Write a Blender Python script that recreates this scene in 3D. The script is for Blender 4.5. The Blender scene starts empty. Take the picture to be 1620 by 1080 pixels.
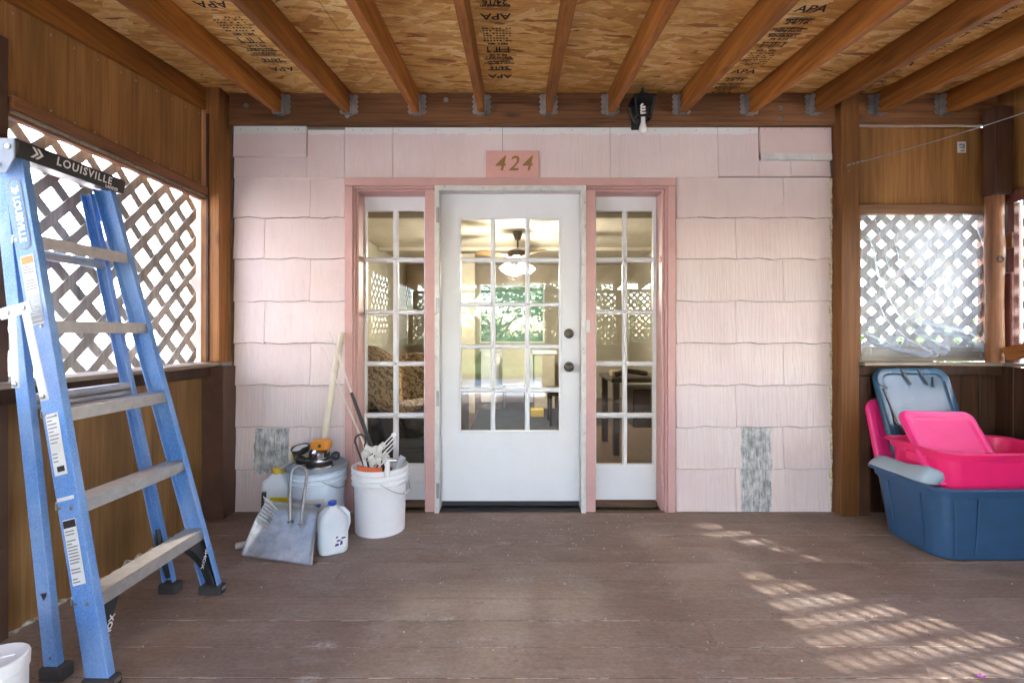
import bpy, bmesh, math, random
from mathutils import Vector, Matrix
random.seed(7)
R = math.radians
SC = bpy.context.scene
COL = SC.collection

# ------------------------------------------------------------------ camera, sky, sun, exposure
cam_d = bpy.data.cameras.new('camera')
cam_d.sensor_width = 36.0
cam_d.lens = 17.333
cam_d.shift_x = -5 / 1620
cam_d.shift_y = -13 / 1620
cam_d.clip_start = 0.02
cam_d.clip_end = 600
cam = bpy.data.objects.new('camera', cam_d)
COL.objects.link(cam)
cam.location = (0, 0, 1.17)
cam.rotation_euler = (R(90), 0, 0)
SC.camera = cam

SUN_EL, SUN_AZ = 38.0, -36.9            # azimuth measured from +x towards -y
world = bpy.data.worlds.new('World')
SC.world = world
world.use_nodes = True
wn, wl = world.node_tree.nodes, world.node_tree.links
wn.clear()
sky = wn.new('ShaderNodeTexSky')
sky.sky_type = 'NISHITA'
sky.sun_disc = False
sky.sun_elevation = R(SUN_EL)
sky.sun_rotation = R(90 - SUN_AZ)
sky.air_density = 1.0
sky.dust_density = 1.2
sky.ozone_density = 1.5
bg = wn.new('ShaderNodeBackground')
bg.inputs['Strength'].default_value = 0.15
wo = wn.new('ShaderNodeOutputWorld')
wl.new(sky.outputs[0], bg.inputs[0])
wl.new(bg.outputs[0], wo.inputs[0])

sun_d = bpy.data.lights.new('sun', 'SUN')
sun_d.energy = 2.0
sun_d.angle = R(0.9)
sun_d.color = (1.0, 0.97, 0.93)
sun = bpy.data.objects.new('sun', sun_d)
COL.objects.link(sun)
sdir = Vector((math.cos(R(SUN_EL)) * math.cos(R(SUN_AZ)), math.cos(R(SUN_EL)) * math.sin(R(SUN_AZ)), math.sin(R(SUN_EL))))
sun.rotation_euler = sdir.to_track_quat('Z', 'Y').to_euler()
sun.location = sdir * 20

SC.view_settings.view_transform = 'Standard'
SC.view_settings.look = 'None'
SC.view_settings.gamma = 1
SC.view_settings.use_curve_mapping = False
SC.view_settings.exposure = 5.0
SC.cycles.max_bounces = 12
SC.cycles.diffuse_bounces = 8
SC.cycles.glossy_bounces = 4
SC.cycles.transparent_max_bounces = 24
SC.cycles.sample_clamp_indirect = 8
SC.cycles.caustics_reflective = False
SC.cycles.caustics_refractive = False

# ------------------------------------------------------------------ helpers
F, VX, VY, CH, WD = 780.0, 815.0, 527.0, 1.17, 3.25
def P(px, py, d):
    return Vector(((px - VX) * d / F, d, CH - (py - VY) * d / F))
def wx(px, d=WD): return (px - VX) * d / F
def wz(py, d=WD): return CH - (py - VY) * d / F

class MB:
    def __init__(self):
        self.v, self.f = [], []
    def add(self, vs, fs):
        o = len(self.v)
        self.v += [tuple(p) for p in vs]
        self.f += [tuple(i + o for i in f) for f in fs]
        return self
    def box(self, x0, x1, y0, y1, z0, z1):
        v = [(x, y, z) for z in (z0, z1) for y in (y0, y1) for x in (x0, x1)]
        return self.add(v, [(0, 2, 3, 1), (4, 5, 7, 6), (0, 1, 5, 4), (1, 3, 7, 5), (3, 2, 6, 7), (2, 0, 4, 6)])
    def beam(self, a, b, w, h, up=(0, 0, 1)):
        """box from a to b; w across, h along up"""
        a, b = Vector(a), Vector(b)
        d = (b - a).normalized()
        s = d.cross(Vector(up)).normalized()
        u = s.cross(d).normalized()
        v = []
        for p in (a, b):
            for (i, j) in ((-1, -1), (1, -1), (1, 1), (-1, 1)):
                v.append(p + s * (i * w / 2) + u * (j * h / 2))
        return self.add(v, [(3, 2, 1, 0), (4, 5, 6, 7), (0, 1, 5, 4), (1, 2, 6, 5), (2, 3, 7, 6), (3, 0, 4, 7)])
    def prism(self, poly, vec):
        """polygon (3d points) extruded along vec"""
        n = len(poly)
        vec = Vector(vec)
        p = [Vector(q) for q in poly]
        nrm = Vector((0, 0, 0))
        for i in range(n):
            nrm += p[i].cross(p[(i + 1) % n])
        if nrm.dot(vec) > 0:
            p.reverse()
        v = p + [q + vec for q in p]
        fs = [tuple(range(n)), tuple(range(2 * n - 1, n - 1, -1))]
        for i in range(n):
            j = (i + 1) % n
            fs.append((j, i, n + i, n + j))
        return self.add(v, fs)
    def tube(self, pts, r, n=8, caps=True, closed=False):
        pts = [Vector(p) for p in pts]
        m = len(pts)
        rs = r if isinstance(r, (list, tuple)) else [r] * m
        v, fs = [], []
        u = None
        for i, p in enumerate(pts):
            if closed:
                t = (pts[(i + 1) % m] - pts[i - 1]).normalized()
            else:
                t = (pts[min(i + 1, m - 1)] - pts[max(i - 1, 0)]).normalized()
            if u is None:
                u = t.cross(Vector((0, 0, 1)))
                if u.length < .05:
                    u = t.cross(Vector((1, 0, 0)))
            u = (u - t * u.dot(t)).normalized()
            w = t.cross(u)
            for k in range(n):
                a = 2 * math.pi * k / n
                v.append(p + (u * math.cos(a) + w * math.sin(a)) * rs[i])
        rng = m if closed else m - 1
        for i in range(rng):
            i2 = (i + 1) % m
            for k in range(n):
                k2 = (k + 1) % n
                fs.append((i * n + k, i * n + k2, i2 * n + k2, i2 * n + k))
        if caps and not closed:
            fs.append(tuple(range(n - 1, -1, -1)))
            fs.append(tuple((m - 1) * n + k for k in range(n)))
        return self.add(v, fs)
    def lathe(self, prof, c=(0, 0, 0), n=28, mat=None, jitter=None):
        """prof: list of (r, z)"""
        v, fs = [], []
        c = Vector(c)
        for (r, z) in prof:
            for k in range(n):
                a = 2 * math.pi * k / n
                p = Vector((r * math.cos(a), r * math.sin(a), z))
                if mat: p = mat @ p
                v.append(p + c)
        m = len(prof)
        for i in range(m - 1):
            for k in range(n):
                k2 = (k + 1) % n
                fs.append((i * n + k, i * n + k2, (i + 1) * n + k2, (i + 1) * n + k))
        if prof[0][0] > 1e-6: fs.append(tuple(range(n - 1, -1, -1)))
        if prof[-1][0] > 1e-6: fs.append(tuple((m - 1) * n + k for k in range(n)))
        return self.add(v, fs)
    def loft(self, secs, cap0=True, cap1=True):
        n = len(secs[0])
        v, fs = [], []
        for s in secs: v += [Vector(p) for p in s]
        for i in range(len(secs) - 1):
            for k in range(n):
                k2 = (k + 1) % n
                fs.append((i * n + k, i * n + k2, (i + 1) * n + k2, (i + 1) * n + k))
        if cap0: fs.append(tuple(range(n - 1, -1, -1)))
        if cap1: fs.append(tuple((len(secs) - 1) * n + k for k in range(n)))
        return self.add(v, fs)
    def grid(self, fn, nu, nv):
        v = [fn(i / nu, j / nv) for j in range(nv + 1) for i in range(nu + 1)]
        fs = [(j * (nu + 1) + i, j * (nu + 1) + i + 1, (j + 1) * (nu + 1) + i + 1, (j + 1) * (nu + 1) + i) for j in range(nv) for i in range(nu)]
        return self.add(v, fs)
    def xf(self, m):
        self.v = [tuple(m @ Vector(p)) for p in self.v]
        return self
    def build(self, name, mat, parent=None, bev=0, smooth=False, seg=1, sub=0, solid=0):
        me = bpy.data.meshes.new(name)
        off = parent_origin(parent)
        me.from_pydata([tuple(Vector(p) - off) for p in self.v], [], self.f)
        me.validate()
        if smooth:
            me.polygons.foreach_set('use_smooth', [True] * len(me.polygons))
        if mat: me.materials.append(mat)
        o = bpy.data.objects.new(name, me)
        COL.objects.link(o)
        if parent: o.parent = parent
        if solid:
            m = o.modifiers.new('solid', 'SOLIDIFY'); m.thickness = solid; m.offset = 0
        if sub:
            m = o.modifiers.new('sub', 'SUBSURF'); m.levels = m.render_levels = sub
        if bev:
            m = o.modifiers.new('bevel', 'BEVEL'); m.width = bev; m.segments = seg; m.limit_method = 'ANGLE'; m.angle_limit = R(40)
        if smooth and not sub:
            try:
                me.set_sharp_from_angle(angle=R(38))
            except Exception:
                pass
        return o

ORG = {}
def parent_origin(p):
    o = Vector((0, 0, 0))
    while p is not None:
        o += p.location
        p = p.parent
    return o

def tag(o, label=None, cat=None, group=None, kind=None):
    if label: o['label'] = label
    if cat: o['category'] = cat
    if group: o['group'] = group
    if kind: o['kind'] = kind
    return o

def thing(name, loc, label=None, cat=None, group=None, kind=None):
    o = bpy.data.objects.new(name, None)
    o.empty_display_size = .1
    o.location = loc
    COL.objects.link(o)
    return tag(o, label, cat, group, kind)

def rrect(w, d, r, n=5, cx=0, cy=0, z=0):
    """rounded rectangle, counter-clockwise"""
    pts = []
    for (sx, sy, a0) in ((1, 1, 0), (-1, 1, 90), (-1, -1, 180), (1, -1, 270)):
        for k in range(n + 1):
            a = R(a0 + 90 * k / n)
            pts.append(Vector((cx + sx * (w / 2 - r) + r * math.cos(a), cy + sy * (d / 2 - r) + r * math.sin(a), z)))
    return pts

def text(body, size, org, right, up, mat, name, parent=None, shear=0, align='CENTER', thick=0, bold=0, spacing=1, lift=.0008):
    cu = bpy.data.curves.new(name, 'FONT')
    cu.body = body; cu.size = size; cu.align_x = align; cu.align_y = 'CENTER'; cu.shear = shear
    cu.extrude = thick; cu.offset = bold; cu.space_character = spacing; cu.resolution_u = 3
    t = bpy.data.objects.new(name, cu)
    COL.objects.link(t)
    bpy.context.view_layer.update()
    me = bpy.data.meshes.new_from_object(t.evaluated_get(bpy.context.evaluated_depsgraph_get()))
    bpy.data.objects.remove(t)
    right, up = Vector(right).normalized(), Vector(up)
    up = (up - right * up.dot(right)).normalized()
    nn = right.cross(up)
    off = parent_origin(parent)
    org = Vector(org) + nn * (lift + thick) - off
    for v in me.vertices:
        p = v.co.copy()
        v.co = org + right * p.x + up * p.y + nn * p.z
    me.name = name
    me.materials.clear(); me.materials.append(mat)
    o = bpy.data.objects.new(name, me)
    COL.objects.link(o)
    if parent: o.parent = parent
    return o

# ------------------------------------------------------------------ materials
def srgb(r, g, b):
    f = lambda c: (c / 255 / 12.92) if c / 255 <= .04045 else ((c / 255 + .055) / 1.055) ** 2.4
    return (f(r), f(g), f(b), 1)

class NT:
    def __init__(self, name):
        self.m = bpy.data.materials.new(name)
        self.m.use_nodes = True
        self.n, self.l = self.m.node_tree.nodes, self.m.node_tree.links
        self.b = self.n['Principled BSDF']
        self.out = self.n['Material Output']
    def node(self, t, **kw):
        x = self.n.new(t)
        for k, v in kw.items():
            if k == 'inp':
                for a, b in v.items(): x.inputs[a].default_value = b
            else: setattr(x, k, v)
        return x
    def link(self, a, b): self.l.new(a, b)
    def coord(self, kind='Object'):
        if kind == 'World': return self.node('ShaderNodeNewGeometry').outputs['Position']
        return self.node('ShaderNodeTexCoord').outputs[kind]
    def mapping(self, src, scale, rnd=0):
        mp = self.node('ShaderNodeMapping'); mp.inputs['Scale'].default_value = scale
        self.link(src, mp.inputs['Vector'])
        if rnd:
            oi = self.node('ShaderNodeObjectInfo')
            ml = self.node('ShaderNodeMath', operation='MULTIPLY', inp={1: rnd})
            self.link(oi.outputs['Random'], ml.inputs[0])
            cb = self.node('ShaderNodeCombineXYZ')
            for k in range(3): self.link(ml.outputs[0], cb.inputs[k])
            self.link(cb.outputs[0], mp.inputs['Location'])
        return mp.outputs[0]
    def noise(self, vec, scale=5, detail=4, rough=.55, dist=0):
        x = self.node('ShaderNodeTexNoise', inp={'Scale': scale, 'Detail': detail, 'Roughness': rough, 'Distortion': dist})
        self.link(vec, x.inputs['Vector'])
        return x.outputs['Fac']
    def ramp(self, fac, stops):
        r = self.node('ShaderNodeValToRGB')
        e = r.color_ramp.elements
        while len(e) < len(stops): e.new(.5)
        for k, (p, c) in enumerate(stops):
            e[k].position = p
            e[k].color = c if len(c) == 4 else (*c, 1)
        self.link(fac, r.inputs[0])
        return r.outputs[0]
    def mix(self, fac, a, b, mode='MIX'):
        x = self.node('ShaderNodeMix', data_type='RGBA', blend_type=mode)
        ins = [i for i in x.inputs if i.type == 'RGBA']
        if isinstance(fac, (int, float)): x.inputs[0].default_value = fac
        else: self.link(fac, x.inputs[0])
        for s, i in ((a, ins[0]), (b, ins[1])):
            if isinstance(s, tuple): i.default_value = s if len(s) == 4 else (*s, 1)
            else: self.link(s, i)
        return [o for o in x.outputs if o.type == 'RGBA'][0]
    def math(self, op, a, b=None, clamp=False):
        x = self.node('ShaderNodeMath', operation=op, use_clamp=clamp)
        for s, i in ((a, 0), (b, 1)):
            if s is None: continue
            if isinstance(s, (int, float)): x.inputs[i].default_value = s
            else: self.link(s, x.inputs[i])
        return x.outputs[0]
    def bump(self, h, strength=.3, dist=.01):
        x = self.node('ShaderNodeBump', inp={'Strength': strength, 'Distance': dist})
        self.link(h, x.inputs['Height'])
        self.link(x.outputs[0], self.b.inputs['Normal'])
    def base(self, c):
        if isinstance(c, tuple): self.b.inputs['Base Color'].default_value = c if len(c) == 4 else (*c, 1)
        else: self.link(c, self.b.inputs['Base Color'])
    def set(self, **kw):
        mp = dict(rough='Roughness', metal='Metallic', spec='Specular IOR Level', trans='Transmission Weight', coat='Coat Weight', sss='Subsurface Weight', alpha='Alpha')
        for k, v in kw.items():
            i = self.b.inputs[mp[k]]
            if isinstance(v, (int, float)): i.default_value = v
            else: self.link(v, i)
        return self

def wood(name, dark, light, axis=1, rough=.6, grain=1.0, spec=.3, bump=.25, dirt=.25, dirtcol=None, knots=True):
    t = NT(name)
    co = t.coord()
    s = [26 * grain] * 3; s[axis] = 1.3 * grain
    g = t.noise(t.mapping(co, s, 13), 1, 7, .62, .6)
    s2 = [110 * grain] * 3; s2[axis] = 3 * grain
    g2 = t.noise(t.mapping(co, s2, 7), 1, 3, .6)
    s3 = [3.5] * 3; s3[axis] = .8
    big = t.noise(t.mapping(co, s3, 5), 1, 3, .5)
    fac = t.math('ADD', t.math('MULTIPLY', g, .62), t.math('MULTIPLY', g2, .38))
    c = t.ramp(fac, [(.34, dark), (.66, light)])
    bigr = t.ramp(big, [(.3, (1 - dirt, 1 - dirt * 1.05, 1 - dirt * 1.1, 1)), (.7, (1 + dirt * .3,) * 3 + (1,))])
    c = t.mix(1.0, c, bigr, 'MULTIPLY')
    if knots:
        sk = [7] * 3; sk[axis] = 2.2
        vo = t.node('ShaderNodeTexVoronoi', inp={'Scale': 1.0, 'Randomness': 1.0})
        t.link(t.mapping(co, sk, 11), vo.inputs['Vector'])
        k = t.ramp(vo.outputs['Distance'], [(.06, (.0,) * 3), (.17, (1,) * 3)])
        c = t.mix(t.math('MULTIPLY', t.math('SUBTRACT', 1, k), .6), c, tuple(x * .35 for x in dark[:3]) + (1,))
    oi = t.node('ShaderNodeObjectInfo')
    v = t.math('ADD', t.math('MULTIPLY', oi.outputs['Random'], .42), .78)
    cb = t.node('ShaderNodeCombineColor'); [t.link(v, cb.inputs[k]) for k in range(3)]
    c = t.mix(1.0, c, cb.outputs[0], 'MULTIPLY')
    t.base(c)
    t.set(rough=t.math('ADD', t.math('MULTIPLY', g2, .3), rough - .15), spec=spec)
    t.bump(fac, bump, .004)
    return t.m

def painted(name, col, rough=.5, var=.08, bump=.08, dirt=None, scale=6, coord='Object', spec=.4, fine=120, dirtlim=(.62, .8)):
    t = NT(name)
    co = t.coord(coord)
    n = t.noise(t.mapping(co, (scale,) * 3, 3), 1, 6, .6)
    lo = tuple(x * (1 - var * 1.6) for x in col[:3]) + (1,)
    hi = tuple(min(1, x * (1 + var)) for x in col[:3]) + (1,)
    c = t.ramp(n, [(.3, lo), (.7, hi)])
    if dirt:
        d = t.noise(t.mapping(co, (scale * 2.2,) * 3, 9), 1, 8, .68)
        c = t.mix(t.ramp(d, [(dirtlim[0], (0,) * 3), (dirtlim[1], (1,) * 3)]), c, dirt)
    t.base(c)
    f = t.noise(t.mapping(co, (fine,) * 3), 1, 3, .6)
    t.set(rough=t.math('ADD', t.math('MULTIPLY', n, .2), rough - .1), spec=spec)
    t.bump(f, bump, .003)
    return t.m

def plastic(name, col, rough=.35, sss=0, trans=0, scratch=.25, var=.06, coord='Object'):
    t = NT(name)
    co = t.coord(coord)
    n = t.noise(t.mapping(co, (9,) * 3, 4), 1, 6, .65)
    c = t.ramp(n, [(.3, tuple(x * (1 - var) for x in col[:3]) + (1,)), (.7, tuple(min(1, x * (1 + var)) for x in col[:3]) + (1,))])
    d = t.noise(t.mapping(co, (25, 25, 160)), 1, 5, .7)
    c = t.mix(t.math('MULTIPLY', t.ramp(d, [(.6, (0,) * 3), (.78, (1,) * 3)]), scratch), c, (.55, .53, .5, 1))
    t.base(c)
    t.set(rough=t.math('ADD', t.math('MULTIPLY', n, .25), rough - .1))
    if sss:
        t.set(sss=sss); t.b.inputs['Subsurface Radius'].default_value = (.02, .02, .02)
    if trans: t.set(trans=trans)
    t.bump(t.noise(t.mapping(co, (60,) * 3), 1, 3), .04, .004)
    return t.m

def metal(name, col, rough=.35, blotch=.2, var=.25, m=1.0):
    t = NT(name)
    co = t.coord()
    n = t.noise(t.mapping(co, (30,) * 3, 4), 1, 6, .65)
    c = t.ramp(n, [(.3, tuple(x * (1 - var) for x in col[:3]) + (1,)), (.7, col)])
    t.base(c)
    t.set(metal=m, rough=t.math('ADD', t.math('MULTIPLY', n, blotch), rough - blotch / 2))
    t.bump(n, .05, .003)
    return t.m

def glow(name, col, strength):
    t = NT(name)
    t.base(col)
    t.b.inputs['Emission Color'].default_value = col
    t.b.inputs['Emission Strength'].default_value = strength
    return t.m

def glassmat(name, tint=(.96, .98, .97, 1), refl=1.9, rough=0.0, wob=.0):
    t = NT(name)
    t.n.remove(t.b)
    tr = t.node('ShaderNodeBsdfTransparent'); tr.inputs[0].default_value = tint
    gl = t.node('ShaderNodeBsdfGlossy'); gl.inputs['Roughness'].default_value = rough
    fr = t.node('ShaderNodeFresnel', inp={'IOR': 1.5})
    k = t.math('MULTIPLY', fr.outputs[0], refl, True)
    mx = t.node('ShaderNodeMixShader')
    t.link(k, mx.inputs[0]); t.link(tr.outputs[0], mx.inputs[1]); t.link(gl.outputs[0], mx.inputs[2])
    t.link(mx.outputs[0], t.out.inputs['Surface'])
    return t.m

M = {}
M['rafter'] = wood('rafter_wood', (.16, .052, .011, 1), (.44, .172, .037, 1), 1, .6, dirt=.45, bump=.5, spec=.2)
M['ledger'] = wood('ledger_wood', (.085, .036, .015, 1), (.36, .165, .070, 1), 0, .6, dirt=.45)
M['post'] = wood('post_wood', (.11, .043, .012, 1), (.31, .130, .037, 1), 2, .6, dirt=.4)
M['post_round'] = wood('round_post_wood', (.13, .05, .02, 1), (.34, .15, .06, 1), 2, .5, dirt=.4)
M['plywood'] = wood('plywood_panel', (.18, .080, .025, 1), (.37, .180, .058, 1), 2, .6, grain=1.1, dirt=.4, bump=.2, knots=False)
M['plywood_low'] = wood('lower_plywood_panel', (.19, .095, .032, 1), (.36, .20, .075, 1), 2, .6, grain=1.2, dirt=.4, bump=.12, knots=False)
M['trim'] = wood('trim_wood', (.16, .062, .028, 1), (.34, .16, .075, 1), 1, .6, dirt=.5)
M['trim_x'] = wood('header_wood', (.20, .09, .045, 1), (.40, .22, .12, 1), 0, .6, dirt=.4)
M['redframe'] = wood('red_frame_wood', (.11, .032, .024, 1), (.22, .075, .055, 1), 2, .55, dirt=.4, knots=False)
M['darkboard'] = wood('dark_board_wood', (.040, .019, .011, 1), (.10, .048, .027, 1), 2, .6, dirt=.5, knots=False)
M['darkpaint'] = painted('dark_brown_paint', (.085, .042, .027, 1), .55, .2, .1, (.16, .09, .06, 1))
M['sill'] = wood('weathered_sill_wood', (.15, .115, .085, 1), (.42, .34, .26, 1), 1, .75, dirt=.35, bump=.5)
M['sill_x'] = wood('weathered_sill_wood_across', (.18, .14, .105, 1), (.46, .39, .31, 1), 0, .75, dirt=.35, bump=.5)
M['greyboard'] = wood('grey_weathered_board', (.24, .20, .16, 1), (.50, .44, .37, 1), 0, .8, dirt=.4, bump=.5)
M['lattice'] = wood('grey_lattice_wood', (.30, .28, .265, 1), (.58, .555, .53, 1), 2, .8, dirt=.3, bump=.3, knots=False)
M['galv'] = metal('galvanised_steel', (.52, .53, .54, 1), .45, .3, .4)
M['bolt'] = metal('bolt_steel', (.40, .40, .40, 1), .4)
M['white'] = painted('white_paint', (.76, .79, .82, 1), .4, .02, .05, (.62, .60, .56, 1), 5, dirtlim=(.70, .9))
M['white_old'] = painted('old_white_metal', (.62, .62, .60, 1), .45, .08, .1, (.25, .24, .23, 1), 14, dirtlim=(.58, .72))
M['pinktrim'] = painted('pink_trim_paint', (.57, .350, .325, 1), .5, .05, .12, (.48, .275, .25, 1), 7, dirtlim=(.64, .85))
M['pinkpale'] = painted('pale_pink_paint', (.66, .53, .51, 1), .5, .03, .1)
M['black'] = plastic('black_plastic', (.018, .018, .020, 1), .4, scratch=.08)
M['rubber'] = plastic('black_rubber', (.03, .03, .032, 1), .7, scratch=.15)
M['blackmetal'] = metal('black_metal', (.02, .02, .022, 1), .5, m=.3)
M['chrome'] = metal('chrome', (.66, .67, .69, 1), .18, .15, .3)
M['alu'] = metal('aluminium', (.60, .59, .58, 1), .42, .2, .25, m=.75)
M['glass'] = glassmat('window_glass', refl=1.15)
M['dimmed'] = None
def dimmed():  # rear window glass tinted and hazed to dim the bright garden behind
    t = NT('dimmed_window_glass')
    t.n.remove(t.b)
    tr = t.node('ShaderNodeBsdfTransparent'); tr.inputs[0].default_value = (.26, .27, .215, 1)
    tl = t.node('ShaderNodeBsdfTranslucent'); tl.inputs[0].default_value = (.38, .40, .30, 1)
    mx = t.node('ShaderNodeMixShader'); mx.inputs[0].default_value = .30
    t.link(tr.outputs[0], mx.inputs[1]); t.link(tl.outputs[0], mx.inputs[2]); t.link(mx.outputs[0], t.out.inputs['Surface'])
    return t.m
M['dimmed'] = dimmed()
M['ink'] = painted('black_ink', (.022, .018, .016, 1), .8, .3, 0)
M['goldpaint'] = painted('gold_brown_paint', (.30, .165, .06, 1), .5, .2, .1)
M['whiteprint'] = painted('white_print', (.75, .76, .78, 1), .5, .02, 0)
M['greyprint'] = painted('grey_print', (.22, .23, .25, 1), .6, .1, 0)
M['labelpaper'] = painted('label_paper', (.62, .64, .64, 1), .5, .08, 0, (.42, .43, .42, 1), 14)
M['orangeprint'] = painted('orange_print', (.70, .20, .05, 1), .5, .05, 0)

# oriented strand board: layers of stretched strands turned at random
def osb():
    t = NT('oriented_strand_board')
    co = t.coord('World')
    layers = []
    for k, (ang, s) in enumerate(((8, (6, 26, 1)), (-28, (5, 22, 1)), (40, (6, 20, 1)), (-9, (8, 40, 1)))):
        rot = t.node('ShaderNodeMapping'); rot.inputs['Rotation'].default_value = (0, 0, R(ang)); rot.inputs['Location'].default_value = (k * 3.7, k * 1.9, 0)
        t.link(co, rot.inputs['Vector'])
        mp = t.node('ShaderNodeMapping'); mp.inputs['Scale'].default_value = s
        t.link(rot.outputs[0], mp.inputs['Vector'])
        wob = t.node('ShaderNodeTexNoise', inp={'Scale': 1.5, 'Detail': 2.0})
        t.link(mp.outputs[0], wob.inputs['Vector'])
        ad = t.node('ShaderNodeVectorMath', operation='MULTIPLY_ADD'); ad.inputs[1].default_value = (.5, .5, 0)
        t.link(wob.outputs['Color'], ad.inputs[0]); t.link(mp.outputs[0], ad.inputs[2])
        vo = t.node('ShaderNodeTexVoronoi', voronoi_dimensions='2D', distance='CHEBYCHEV', inp={'Scale': 1.0, 'Randomness': 1.0})
        t.link(ad.outputs[0], vo.inputs['Vector'])
        sep = t.node('ShaderNodeSeparateColor'); t.link(vo.outputs['Color'], sep.inputs[0])
        layers.append((sep.outputs[0], sep.outputs[1], vo.outputs['Distance'], mp.outputs[0]))
    stops = [(.0, (.28, .115, .028)), (.09, (.58, .31, .085)), (.45, (.74, .44, .135)), (.75, (.82, .55, .20)), (1, (.88, .69, .34))]
    c = t.ramp(layers[0][0], stops)
    h = layers[0][0]
    for (a, b, d, v) in layers[1:]:
        sel = t.math('GREATER_THAN', b, .56)
        c = t.mix(sel, c, t.ramp(a, stops))
        x = t.node('ShaderNodeMix', data_type='FLOAT'); t.link(sel, x.inputs[0]); t.link(h, x.inputs[2]); t.link(a, x.inputs[3]); h = x.outputs[0]
    fine = t.noise(t.mapping(co, (30, 190, 30)), 1, 4, .6)
    c = t.mix(1.0, c, t.ramp(fine, [(.3, (.72, .70, .66)), (.65, (1.08, 1.08, 1.08))]), 'MULTIPLY')
    dk = t.noise(t.mapping(co, (26, 60, 26)), 1, 5, .7)
    c = t.mix(t.ramp(dk, [(.63, (0,) * 3), (.72, (.75,) * 3)]), c, (.10, .042, .014, 1))
    for (ang, sc_, th_) in ((15, (9, 150, 1), .66), (-35, (8, 130, 1), .69)):
        rm_ = t.node('ShaderNodeMapping'); rm_.inputs['Rotation'].default_value = (0, 0, R(ang)); t.link(co, rm_.inputs['Vector'])
        sn = t.noise(t.mapping(rm_.outputs[0], sc_), 1, 3, .5, .8)
        c = t.mix(t.ramp(sn, [(th_, (0,) * 3), (th_ + .05, (.7,) * 3)]), c, (.22, .095, .03, 1))
    big = t.noise(t.mapping(co, (1.6, 1.6, 1)), 1, 3)
    c = t.mix(1.0, c, t.ramp(big, [(.3, (.9, .87, .83)), (.7, (1.06, 1.04, 1.0))]), 'MULTIPLY')
    t.base(c); t.set(rough=.65, spec=.3)
    t.bump(h, .35, .004)
    return t.m
M['osb'] = osb()

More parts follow.
